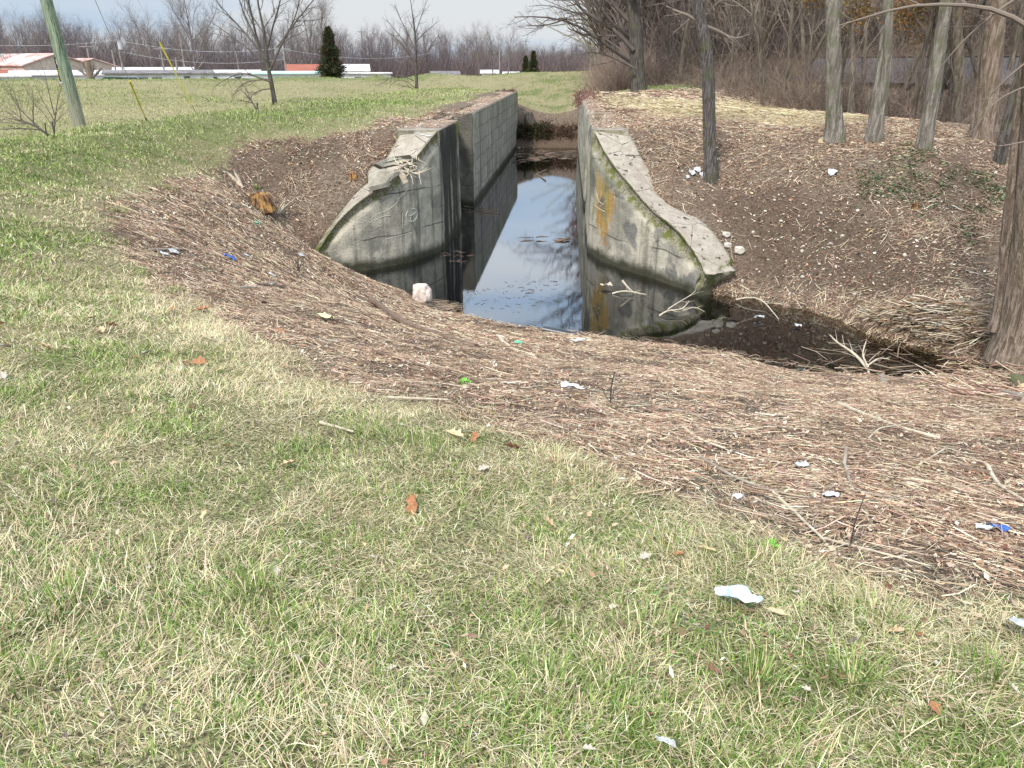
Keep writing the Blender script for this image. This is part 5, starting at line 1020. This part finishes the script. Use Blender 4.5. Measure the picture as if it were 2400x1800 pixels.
for i, (px, py) in enumerate(sm):
    g = G(px, py); s = RNG.uniform(3.5, 8.5)*pxm(g)*.7; copy1(proto[i % 4], g+[0, 0, s*.3], s, RNG.random()*6, (RNG.normal(0, .4), RNG.normal(0, .4)), 'small pale stone scattered on the bare right bank', 'stone', 'pale stones on the right bank', first)
for i in range(70):
    px, py = RNG.uniform(1640, 2280), RNG.uniform(440, 700)
    if px < 1640+(py-400)*.45: continue
    g = G(px, py); s = RNG.uniform(2, 5)*pxm(g)*.7; copy1(proto[i % 4], g+[0, 0, s*.3], s, RNG.random()*6, (RNG.normal(0, .4), RNG.normal(0, .4)), 'small pale stone scattered on the bare right bank', 'stone', 'pale stones on the right bank', first)
for i in range(55):
    px, py = RNG.uniform(1400, 2380), RNG.uniform(930, 1330)
    if py > 1000+(px-1250)*.36: continue
    g = G(px, py); s = RNG.uniform(4, 10)*pxm(g)*.7; copy1(proto[i % 4], g+[0, 0, s*.4], s, RNG.random()*6, (RNG.normal(0, .4), RNG.normal(0, .4)), 'small pebble among the stalks of the near slope', 'stone', 'pebbles on the near slope', first)
# broken slabs, log and rubble on the left wing
SLAB = plain('broken_slab', (.36, .32, .25), (.25, .23, .18), 6, .9, .1, bump=.5)
def slab(pts, z, th, label):
    T_ = np.array([atz(a, b, zz) for (a, b), zz in zip(pts, z)]); n = len(T_); nrm = np.cross(T_[1]-T_[0], T_[2]-T_[0]); nrm /= np.linalg.norm(nrm); nrm *= -np.sign(nrm[2])
    m_ = []; k = 5
    V = np.concatenate([T_, T_+nrm*th]); b = Bld(); b.add(V, [[tuple(range(n))], [tuple(range(n, 2*n))[::-1]], [(i, i+n, (i+1) % n+n, (i+1) % n) for i in range(n)]]); V, F = b.arr(); o = mesh_np('concrete_slab', V, F, SLAB, None, T_.mean(0)); tag(o, label, 'slab')
    md = o.modifiers.new('b', 'BEVEL'); md.width = .02; md.segments = 2; return o
slab([(879, 383), (898, 393), (935, 385), (975, 374), (960, 362), (915, 368)], [-2.55, -2.7, -2.72, -2.62, -2.45, -2.5], .13, 'tilted broken concrete slab resting on the shoulder of the left wing')
slab([(863, 398), (878, 384), (898, 394), (925, 402), (905, 428), (862, 438)], [-2.95, -2.8, -2.85, -2.95, -3.15, -3.2], .16, 'lower cracked concrete slab sliding off behind the left wing')
A = atz(938, 402, -2.75); B = atz(951, 428, -3.05); rr_ = .085; root = empty('log', (A+B)/2-[0, 0, .08], 'short cut log lodged on the face of the left wing', 'log'); b = Bld().tube([A, (A+B)/2, B], [rr_*.9, rr_, rr_], 12, rough=.06); V, F = b.arr(); child('bark', V, F, PALES, root); t_ = (B-A)/np.linalg.norm(B-A); b = Bld().tube([B+t_*.001, B+t_*.01], rr_*.9, 12); V, F = b.arr(); child('cut_face', V, F, WOODC, root)
st = np.array([atz(a, b, -2.6) for a, b in RNG.uniform([930, 372], [985, 408], (34, 2))]); D = RNG.normal(size=(34, 3))*[1, 1, .4]; D /= np.linalg.norm(D, axis=1, keepdims=True); P, R = strand(st, D, RNG.uniform(.2, .6, 34), np.full(34, .02), 5, .2, -.02); V, F = crown_mesh([((P, R), 5)]); o = mesh_np('roots', V, F, PALES, None, st[0]); tag(o, 'knot of pale dead roots on the shoulder of the left wing', 'roots')
# stumps
def stump(px, py, wpx, h, label, z=None, lean=(.15, 0), mat=ORANGEW, seed=0):
    g = G(px, py); p = pxm(g); r = wpx*p/2; root = empty('tree_stump', g, label, 'stump'); n = 9; P = [g+np.array([lean[0]*-t*h, lean[1]*t*h, h*t-.1]) for t in np.linspace(0, 1, n)]
    b = Bld(); V, F = tubes(np.array(P)[None], (r*np.linspace(1.25, .92, n))[None], 30, .16, seed); V = V.reshape(n, 30, 3); th = np.arange(30)/30*6.28
    groove = (np.sin(th*9+2)*.5+np.sin(th*5)*.5)*.16; V[..., :2] += (V[..., :2]-np.array(P)[:, None, :2])*groove[None, :, None]; V[-1, :, 2] += (fbm(V[-1]*14, 4, 2)-.5)*h*.7
    ct = np.array(P[-1])-[0, 0, h*.18]; Vv = np.concatenate([V.reshape(-1, 3), [ct]]); b.add(Vv, [F, [((n-1)*30+i, (n-1)*30+(i+1) % 30, n*30) for i in range(30)]]); V, F = b.arr(); child('wood', V, F, mat, root); return root
stump(618, 490, 46, .52, 'rotten orange-brown tree stump with split sides on the left slope', seed=3)
stump(829, 414, 18, .22, 'small freshly cut orange stump above the left wing', seed=5)
stump(1243, 290, 22, .8, 'dark gnarled stump at the far end of the left lock wall', mat=BARK_DARK, seed=7)
stump(2145, 487, 12, .25, 'small cut stump with an orange top in the ivy patch', seed=8)
g = G(1935, 330); log((1922, 335), (1945, 318), 12, 'pale cut stub leaning at the foot of the straight grey trunk', WOODB, WOODC, group=None)
for (px, py), lb, az_ in [((655, 500), 'splintered pale wood standing right of the orange stump', .5), ((566, 440), 'grey splinter of wood behind the orange stump', 2.4)]:
    g = G(px, py); root = empty('splinter', g, lb, 'wood'); st = g+RNG.normal(0, .04, (9, 3))*[1, 1, 0]; D = np.tile([math.cos(az_)*.8, .2, .8], (9, 1))+RNG.normal(0, .15, (9, 3)); P, R = strand(st, D/np.linalg.norm(D, axis=1, keepdims=True), RNG.uniform(.3, .6, 9), np.full(9, .03), 4, .03, 0); V, F = crown_mesh([((P, R), 5)]); child('wood', V, F, PALES, root)
# pipe, litter
g0, g1 = G(1292, 781, .05), atz(1368, 791, WL+.03); root = empty('black_pipe', g0, 'black plastic pipe poking out of the bank into the water', 'pipe'); PIPE = plain('black_plastic', (.03, .035, .045), None, 3, .35, .5)
b = Bld().tube([g0-(g1-g0)*.25, g0, g1], .085, 18); V, F = b.arr(); child('tube', V, F, PIPE, root, smooth=False)
def scrap(px, py, wpx, hpx, mat, label, seed=0, cat='litter', name='plastic_scrap', rz=0., lift=.02, n=16, amp=.9, group=None):
    g = G(px, py); p = pxm(g); w_, h_ = wpx*p/2, hpx*p*1.5/2; u, v = np.meshgrid(np.linspace(-1, 1, n), np.linspace(-1, 1, n)); ang = np.arctan2(v, u); rad = np.maximum(abs(u), abs(v)); out = .75+.35*(fbm(np.stack([np.cos(ang)*1.4, np.sin(ang)*1.4, ang*0+seed], -1), seed, 3)); 
    uu = np.cos(ang)*rad*out; vv = np.sin(ang)*rad*out; c_, s_ = math.cos(rz), math.sin(rz); X_ = uu*w_*c_-vv*h_*s_; Y_ = uu*w_*s_+vv*h_*c_; Zc = fbm(np.stack([uu*1.6, vv*1.6, uu*0+seed*1.7], -1), seed+9, 3)*amp*w_*1.2
    Xw, Yw = g[0]+X_, g[1]+Y_; Zw = np.maximum(terrain(Xw, Yw), WL if g[2] < WL+.05 else -99)+lift+Zc; ii = np.arange(n*n).reshape(n, n); F = np.stack([ii[:-1, :-1], ii[:-1, 1:], ii[1:, 1:], ii[1:, :-1]], -1).reshape(-1, 4)
    o = mesh_np(name, np.stack([Xw, Yw, Zw], -1), [F], mat, None, g, smooth=False); md = o.modifiers.new('t', 'SOLIDIFY'); md.thickness = .0015; tag(o, label, cat, group); return o
WP = plain('white_plastic', (.52, .52, .50), (.34, .35, .36), 14, .45, .4); BLUEP = plain('blue_plastic', (.03, .12, .42), (.04, .09, .25), 8, .4, .4); GREENP = plain('green_plastic', (.08, .42, .22), (.2, .5, .33), 8, .4, .4); YELP = plain('yellow_paper', (.72, .72, .30), (.6, .62, .35), 8, .7); CLR = plain('cloudy_plastic', (.55, .56, .58), (.42, .43, .45), 9, .3, .5)
m = M('crumpled_wrapper'); v = m.obj(); c = m.mix(m.rng(m.noise(22, 4, v), .5, .6), (.56, .62, .66), (.28, .40, .50)); c = m.mix(m.rng(m.noise(11, 2, v), .66, .70), c, (.55, .20, .25)); m.col(c); m.b.inputs['Roughness'].default_value = .4; WRAP = m.m
scrap(1724, 1427, 116, 46, WRAP, 'pale blue-white crumpled wrapper lying in the mown grass', 3, rz=-.32, lift=.05, amp=.55, name='wrapper')
scrap(2388, 1500, 70, 52, WP, 'torn white plastic at the right edge of the grass', 5, rz=-.2, lift=.05)
scrap(1556, 1778, 55, 16, WP, 'small curled white strip at the bottom edge', 6, rz=-.5, lift=.05)
scrap(2342, 1250, 40, 22, BLUEP, 'blue plastic scrap on the slope at the right edge', 7); scrap(2303, 1252, 44, 16, WP, 'white torn plastic left of the blue scrap', 8); scrap(2318, 1244, 24, 16, PIPE, 'black plastic bit beside the blue scrap at the right', 17)
scrap(1945, 1174, 40, 18, CLR, 'cloudy crushed plastic cup on the lower right slope', 9); scrap(1877, 1102, 34, 24, WP, 'small white crumpled paper in the middle of the right slope', 10); scrap(1726, 1175, 28, 16, CLR, 'grey plastic scrap left of the crushed cup', 11)
scrap(1345, 926, 70, 14, WP, 'narrow white plastic strip right of the bright green plant', 12, rz=-.3); scrap(1214, 809, 20, 22, GREENP, 'green plastic scrap beside the curved pale stick', 13); scrap(763, 752, 44, 26, YELP, 'pale yellow-green paper on the slope below the left wing', 14, rz=-.5)
scrap(540, 613, 36, 16, BLUEP, 'blue plastic scrap on the left slope', 15, rz=-.5); scrap(409, 598, 26, 18, WP, 'white torn scrap on the left slope, right-hand one of two', 16); scrap(388, 603, 22, 16, WP, 'white torn scrap under the straight grey stick', 18)
scrap(603, 527, 14, 12, GREENP, 'pale green plastic bit below the orange stump', 19); scrap(708, 605, 18, 16, WP, 'white crumpled bit at the top of the near bank by the left wing', 20); scrap(637, 650, 24, 10, WP, 'white shred on the left slope above the charred stick', 21); scrap(632, 672, 20, 8, WP, 'white shred touching the charred stick', 22); scrap(580, 605, 20, 10, CLR, 'pale translucent shred right of the blue scrap', 23)
scrap(1772, 801, 26, 7, WP, 'white polystyrene piece floating on the stream', 24); scrap(1860, 833, 16, 12, WP, 'white bottle-like bit beside the peeled log', 25); scrap(1416, 764, 30, 10, PALES, 'pale leaf floating near the black pipe', 26, cat='leaf', name='floating_leaf'); scrap(1950, 410, 22, 16, WP, 'white scrap above the bare soil of the right bank', 27)
scrap(1355, 808, 40, 12, CLR, 'cloudy plastic strip on the bank below the black pipe', 28)
for i, (px, py) in enumerate([(1206, 350), (1218, 348), (1226, 352), (1252, 350), (1215, 356)]): scrap(px, py, 6, 3, WP, 'white bit of rubbish washed up at the far end of the lock', 30+i, group='rubbish at the far end of the lock', n=6)
for i, (px, py, s) in enumerate([(1622, 410, 16), (1634, 404, 18), (1645, 414, 14), (1612, 418, 9)]): scrap(px, py, s, s*.7, WP, 'white rubbish heaped at the foot of the slim scaly tree', 40+i, group='rubbish at the slim tree', n=8)
# ---------------------------------------------------------------- leaves
def leaf_proto(mat, seed, lobes=3, curl=.5, asp=.55):
    r_ = np.random.default_rng(seed); nu, nv = 13, 7; u = np.linspace(0, 1, nu)[:, None]; v = np.linspace(-1, 1, nv)[None]; wd_ = np.sin(np.pi*u**.8)*(1+.35*np.sin(u*lobes*6.28+seed))*asp
    X_ = (u-.5)*2*np.ones_like(v); Y_ = v*wd_; Z_ = curl*(np.abs(v)**1.6*wd_*1.1+(u-.5)**2*.9)+r_.normal(0, .02, (nu, nv)); st = [(X_, Y_, Z_)]
    V = np.stack([X_, Y_, Z_], -1).reshape(-1, 3); ii = np.arange(nu*nv).reshape(nu, nv); F = np.stack([ii[:-1, :-1], ii[:-1, 1:], ii[1:, 1:], ii[1:, :-1]], -1).reshape(-1, 4)
    b = Bld().add(V, [F]); b.tube([(-1, 0, .2*curl), (-1.35, .05, .25*curl)], .02, 4); V, F = b.arr(); o = mesh_np('fallen_leaf', V, F, mat, smooth=False); return o
LFM = {'o': plain('leaf_orange_brown', (.40, .19, .09), (.27, .12, .06), 6, .6), 'r': plain('leaf_red_brown', (.22, .10, .065), (.15, .07, .05), 6, .6), 't': plain('leaf_tan', (.62, .45, .28), (.50, .34, .20), 6, .7), 'w': plain('leaf_bleached', (.50, .45, .37), (.38, .33, .27), 6, .8), 'd': plain('leaf_dark', (.12, .09, .08), (.18, .13, .11), 6, .8)}
LP = {k: [leaf_proto(m_, i*3+j, 2+j, .35+.2*j, .42+.12*j) for j in range(2)] for i, (k, m_) in enumerate(LFM.items())}; firstl = {p.name for q in LP.values() for p in q}
LL = {'o': 'curled orange-brown leaf', 'r': 'folded red-brown leaf', 't': 'flat tan leaf', 'w': 'bleached papery leaf', 'd': 'small dark shrivelled leaf'}
def leaf(px, py, w_, k, label=None, j=None, lift=.03):
    g = G(px, py); s = w_*pxm(g)/2; lb = label or LL[k]+(' in the mown grass' if True else ''); copy1(LP[k][RNG.integers(0, 2) if j is None else j], g+[0, 0, lift], s, RNG.random()*6.3, (RNG.normal(0, .35), RNG.normal(0, .35)), lb, 'leaf', None if label else 'leaves: '+LL[k], firstl)
for a in [(217, 752, 38, 'o', 'large orange-brown leaf standing on edge at the far left of the grass'), (474, 732, 36, 'o', 'bright orange-brown leaf at the edge of the left slope'), (398, 732, 26, 'o'), (282, 737, 14, 't'), (7, 766, 34, 'o', 'orange-brown leaf cut by the left edge of the view'), (108, 821, 40, 't', 'ragged tan leaf at the left, above the mown grass'), (18, 822, 40, 'w', 'bleached leaf at the left edge of the view'), (470, 859, 46, 'o', 'orange leaf, largest of the cluster left of centre'), (437, 862, 30, 'r'), (322, 846, 26, 't'), (372, 859, 30, 'w'), (423, 871, 22, 'w'), (513, 878, 44, 't'), (345, 835, 36, 'w'), (390, 832, 16, 'r'), (420, 832, 14, 'r'), (658, 781, 24, 'o'), (264, 770, 34, 'o'), (240, 780, 28, 't'), (698, 853, 32, 't'), (52, 732, 18, 't'), (10, 890, 30, 'w'),
    (968, 1199, 66, 'o', 'long narrow orange leaf like a boat, in the middle of the grass'), (1199, 1058, 46, 'r', 'upright red-brown leaf at the grass edge, centre'), (1112, 1033, 40, 'o'), (1065, 1028, 50, 't', 'broad tan leaf beside an orange one at the grass edge'), (1134, 1109, 30, 'w', 'bleached lobed oak leaf in the middle of the grass'), (1286, 1239, 44, 't', 'pale orange leaf with a grey tip, centre of the grass'), (874, 1319, 30, 'w'), (751, 1286, 26, 'w'), (1235, 1272, 18, 'd'), (1434, 1518, 44, 'w', 'long pale folded leaf in the lower grass, centre'), (855, 1290, 18, 't'), (1033, 1442, 22, 'd'),
    (1657, 1488, 32, 'r', 'folded red-brown leaf just below the blue-white wrapper'), (1667, 1583, 40, 'r', 'red-brown leaf in the lower grass right of centre'), (1591, 1313, 32, 'o', 'orange leaf standing in the grass at the slope edge'), (1655, 1300, 50, 't', 'tan curled leaf at the slope edge'), (2082, 1390, 24, 'r'), (2151, 1502, 22, 'o'), (2098, 1496, 44, 't', 'pale brown leaf in the right-hand grass'), (1996, 1516, 26, 'd'), (2187, 1679, 44, 'o', 'brown leaf hanging in the grass at the lower right'), (1524, 1691, 18, 'o'), (1821, 1451, 50, 't', 'greyish tan curled leaf right of the blue-white wrapper'), (1862, 1402, 30, 'w'), (2260, 1605, 34, 'w'), (2370, 1630, 30, 'w'), (1512, 1318, 34, 'w'), (770, 1022, 30, 'd'), (942, 1008, 30, 'w'), (680, 1098, 44, 't'), (1185, 1345, 20, 't'), (1330, 1290, 22, 'w'), (480, 1218, 28, 't'), (650, 1355, 34, 'w'), (350, 1345, 16, 'w'), (255, 1682, 18, 'w'), (200, 1228, 18, 'w'), (150, 1290, 16, 'd'), (1715, 1290, 22, 'd'), (700, 1560, 30, 'w'), (760, 1740, 22, 't'), (1380, 1775, 34, 'w'), (1290, 1700, 24, 't'), (1100, 1650, 22, 'd'), (920, 1580, 26, 'w')]: leaf(*a)
for i in range(40):
    px, py = RNG.uniform(0, 2400), RNG.uniform(950, 1790)
    if py < 1000+(px-1250)*.36 or py < 960: continue
    leaf(px, py, RNG.uniform(10, 24), RNG.choice(list('ttrwdd')))
# ---------------------------------------------------------------- green plants and tufts
GRN = plain('fresh_leaf', (.12, .34, .03), (.20, .42, .06), 10, .5, .3)
def rosette(px, py, w_, label, n=16):
    g = G(px, py); s = w_*pxm(g)/2; root = empty('green_plant', g, label, 'plant'); b = Bld()
    for i in range(n):
        a = i*2.4; L_ = s*RNG.uniform(.5, 1); el = RNG.uniform(.2, 1.1); d = np.array([math.cos(a)*math.cos(el), math.sin(a)*math.cos(el), math.sin(el)]); sd_ = np.array([-math.sin(a), math.cos(a), 0]); P = [g+d*L_*t-np.array([0, 0, L_*.3*t*t]) for t in (0, .35, .7, 1)]; ws = [.05, .26, .32, .03]
        V = []; 
        for q, ww in zip(P, ws): V += [q-sd_*ww*L_+[0, 0, ww*L_*.3], q, q+sd_*ww*L_+[0, 0, ww*L_*.3]]
        b.add(V, [[(k*3+j, k*3+j+1, k*3+j+4, k*3+j+3) for k in range(3) for j in range(2)]])
    V, F = b.arr(); child('leaves', V, F, GRN, root); return root
rosette(1088, 900, 44, 'bright green leafy plant on the near bank, largest of the seedlings', 26); rosette(1237, 975, 34, 'bright green seedling lower right of the largest one'); rosette(1196, 969, 18, 'tiny green seedling left of its bigger neighbour', 9); rosette(1805, 1280, 60, 'broad dull green weed at the edge of the mown grass', 10)
def tuft(px, py, w_, h_, live=.8, n=160):
    g = G(px, py); s = w_*pxm(g)/2; r = s*1.3*RNG.random(n)**.7; a = RNG.random(n)*6.28; x, y = g[0]+r*np.cos(a), g[1]+r*np.sin(a)*1.2; k = RNG.random(n) < live; sc = max(1, g[1]/7)
    col = np.where(k[:, None], pal(n, LIVE), pal(n, DEAD)); o = blade_mesh('grass_tuft', x, y, h_*RNG.uniform(.5, 1.1, n), RNG.uniform(.003, .005, n)*sc**.7, np.abs(RNG.normal(.4, .3, n)), a+RNG.normal(0, .5, n), col, MB_BLADE); return o
TL = [(500, 840, 90, .12, .9, 'tall green grass tuft beside the orange leaf cluster'), (1010, 1070, 190, .16, .8, None), (860, 1020, 150, .15, .8, None), (330, 645, 60, .15, .9, None), (400, 690, 70, .14, .85, None), (275, 500, 46, .2, .9, None), (270, 570, 60, .15, .7, None), (600, 350+90, 10, .1, .8, None), (395, 445, 30, .15, .9, None), (50, 520, 40, .12, .8, None), (1380, 1130, 160, .10, .05, None), (1300, 1090, 120, .10, .05, None), (1120, 980, 110, .09, .05, None), (680, 330, 60, .12, .05, None), (1560, 1300, 160, .12, .7, None), (1780, 1330, 180, .12, .6, None), (2050, 1450, 170, .12, .55, None), (2330, 1600, 140, .13, .7, None), (2000, 1600, 120, .12, .8, None), (1760, 1610, 140, .12, .7, None), (300, 1320, 160, .11, .8, None), (150, 1420, 140, .11, .85, None), (80, 1600, 130, .10, .7, None), (600, 1400, 110, .11, .8, None), (1500, 1480, 140, .12, .7, None), (1290, 1620, 120, .10, .75, None), (1650, 250, 90, .4, .0, None), (1440, 232, 130, .45, .0, None), (1580, 245, 60, .35, .05, None)]
for i, (px, py, w_, h_, lv_, lb) in enumerate(TL):
    o = tuft(px, py, w_, h_, lv_, 170 if w_ > 100 else 120); tag(o, lb, None, None, 'stuff')
# withered weed stems standing up on the slope
for (px, py), lb in zip([(1990, 1290), (1430, 950), (700, 640)], ['small dark dead weed with forked stems at the lower edge of the right slope', 'thin dead weed stalk standing on the bank below the black pipe', 'dead weed stalk on the near bank by the left wing']):
    shrub(px, py, [([(px, py), (px+4, py-20), (px+14, py-44)], 3, 0), ([(px, py-8), (px-14, py-26), (px-20, py-40)], 2.5, .02), ([(px, py-12), (px+20, py-30), (px+34, py-40)], 2.5, -.02)], lb, name='dead_weed', spec=[None, K_(4, .4, .5, .5, 4, wob=.15)])
# ---------------------------------------------------------------- paint, scratches and creepers on the walls
wings = {('L' if o.parent == LW else 'R'): o for o in bpy.data.objects if o.name.startswith('wing_wall')}
PAINT = plain('white_paint', (.82, .82, .80), (.66, .66, .63), 12, .7); SCR = plain('white_scratches', (.66, .64, .56), (.55, .52, .42), 12, .9)
def strokes(nm, ob, lines, r, mat):
    b = Bld()
    for ln_ in lines:
        Q = [onmesh(ob, a, c, .004) for a, c in spline([(a, c, 0) for a, c in ln_], max(6, len(ln_)*3))[:, :2]]; Q = [q for q in Q if q is not None]
        if len(Q) > 2: b.tube(Q, r, 5)
    if b.n: V, F = b.arr(); return child(nm, V, F, mat, ob)
strokes('graffiti', wings['L'], [[(965, 490), (972, 488), (976, 494), (970, 502), (960, 506)], [(963, 508), (962, 516), (966, 520), (976, 512), (978, 500), (974, 490)], [(956, 494), (950, 505), (955, 518), (966, 519)]], .011, SCR)
strokes('scratches', wings['L'], [[(858, 508), (875, 520), (892, 508), (915, 505)], [(885, 502), (915, 490), (935, 470)], [(930, 470), (945, 455), (955, 445)], [(845, 515), (870, 522)], [(905, 560), (935, 552), (965, 545)], [(808, 545), (810, 590)], [(944, 500), (943, 535)], [(893, 580), (894, 592)]], .006, SCR)
strokes('scratches', wings['R'], [[(1398, 452), (1402, 470), (1412, 480), (1420, 470)], [(1404, 445), (1400, 462), (1395, 480)], [(1393, 480), (1405, 490), (1418, 496)], [(1410, 446), (1408, 465), (1398, 478)], [(1416, 478), (1405, 484)]], .007, SCR)
pp = [onmesh(wings['L'], a, c, .006) for a, c in [(972, 311), (985, 314), (997, 317), (1010, 321)]]
if all(q is not None for q in pp):
    b = Bld()
    for i in range(3):
        a_, c_ = pp[i], pp[i+1]; mid = (a_+c_)/2; d_ = c_-a_; b.box(mid+[0, 0, .006], (np.linalg.norm(d_[:2])*.96, .075+.015*i, .012), math.atan2(d_[1], d_[0]))
    V, F = b.arr(); child('painted_line', V, F, PAINT, wings['L'])
# creeper and leaf litter on the copings
def coping_litter(x0, x1, y0, y1, n, z=-1.84):
    x = RNG.uniform(x0, x1, n); y = RNG.uniform(y0, y1, n); k = RNG.random(n) < sstep(.35, .6, n2(x, y, 1.2, 301, 3)); x, y = x[k], y[k]; n = len(x); az = RNG.random(n)*6.28; s = RNG.uniform(.02, .07, n)
    d = np.stack([np.cos(az), np.sin(az), RNG.normal(0, .2, n)], 1)*s[:, None]; e = np.stack([-np.sin(az), np.cos(az), RNG.normal(0, .2, n)], 1)*s[:, None]*.3; B = np.stack([x, y, z+.03*RNG.random(n)], 1); V = np.stack([B-d, B-e, B+d, B+e], 1)
    o = mesh_np('coping_leaf_litter', V, [np.arange(n)[:, None]*4+np.array([[0, 1, 2, 3]])], MB_LEAF, cols=np.repeat(pal(n, BRN, .2)[:, None], 4, 1).reshape(-1, 3)); tag(o, kind='stuff')
coping_litter(-5.6, -4.3, 24.8, 58, 9000); coping_litter(.5, 1.7, 24.9, 58, 9000)
def creeper(name, box_, n, cols, L_, label, r=.012, leaf_s=.05, up=-.1):
    st = RNG.uniform(box_[0], box_[1], (n, 3)); D = RNG.normal(size=(n, 3))*[1, 1, .5]; D /= np.linalg.norm(D, axis=1, keepdims=True); P, R = strand(st, D, RNG.uniform(L_*.5, L_, n), np.full(n, r), 5, .35, up); V, F = tubes(P, R, 3)
    q = P[:, 1:].reshape(-1, 3); q = np.repeat(q, 3, 0)+RNG.normal(0, .05, (len(q)*3, 3)); m_ = len(q); u = RNG.normal(size=(m_, 3)); u /= np.linalg.norm(u, axis=1, keepdims=True); w_ = np.cross(u, RNG.normal(size=(m_, 3))); w_ /= np.linalg.norm(w_, axis=1, keepdims=True)
    LV = np.stack([q-u*leaf_s, q-w_*leaf_s*.6, q+u*leaf_s, q+w_*leaf_s*.6], 1).reshape(-1, 3); b = Bld().add(V, [F]).add(LV, [np.arange(m_)[:, None]*4+np.array([[0, 1, 2, 3]])]); V, F = [b.arr()[0], b.arr()[1]]
    C = np.concatenate([pal(n*15, cols, .2), np.repeat(pal(m_, cols, .25)[:, None], 4, 1).reshape(-1, 3)]); Fq = [f for f in F]; o = mesh_np(name, V, Fq, MB_LEAF, cols=C); tag(o, label, None, None, 'stuff'); return o
creeper('creeper', (np.array([.0, 44, -2.1]), np.array([1.2, 57, -1.75])), 240, [(.22, .10, .09), (.16, .08, .07), (.28, .17, .13)], .6, None, leaf_s=.05)
creeper('creeper', (np.array([-4.2, 57.0, -4.9]), np.array([-1.9, 58.2, -4.0])), 300, [(.04, .06, .025), (.06, .05, .03), (.09, .06, .04)], .6, None, leaf_s=.06)
creeper('bank_roots', (np.array([-2.2, 57.2, -5.1]), np.array([.1, 58.2, -4.1])), 220, [(.10, .06, .04), (.05, .035, .025), (.16, .09, .06)], .8, None, leaf_s=.05)
creeper('creeper', (np.array([-5.7, 56, -1.95]), np.array([-4.3, 58, -1.75])), 60, [(.20, .13, .10), (.12, .08, .06)], .4, None)
creeper('bramble', (np.array([-9.5, 23.5, -2.4]), np.array([-7.4, 24.5, -2.1])), 40, [(.28, .20, .15), (.18, .12, .09)], .6, None, r=.006, leaf_s=.02)
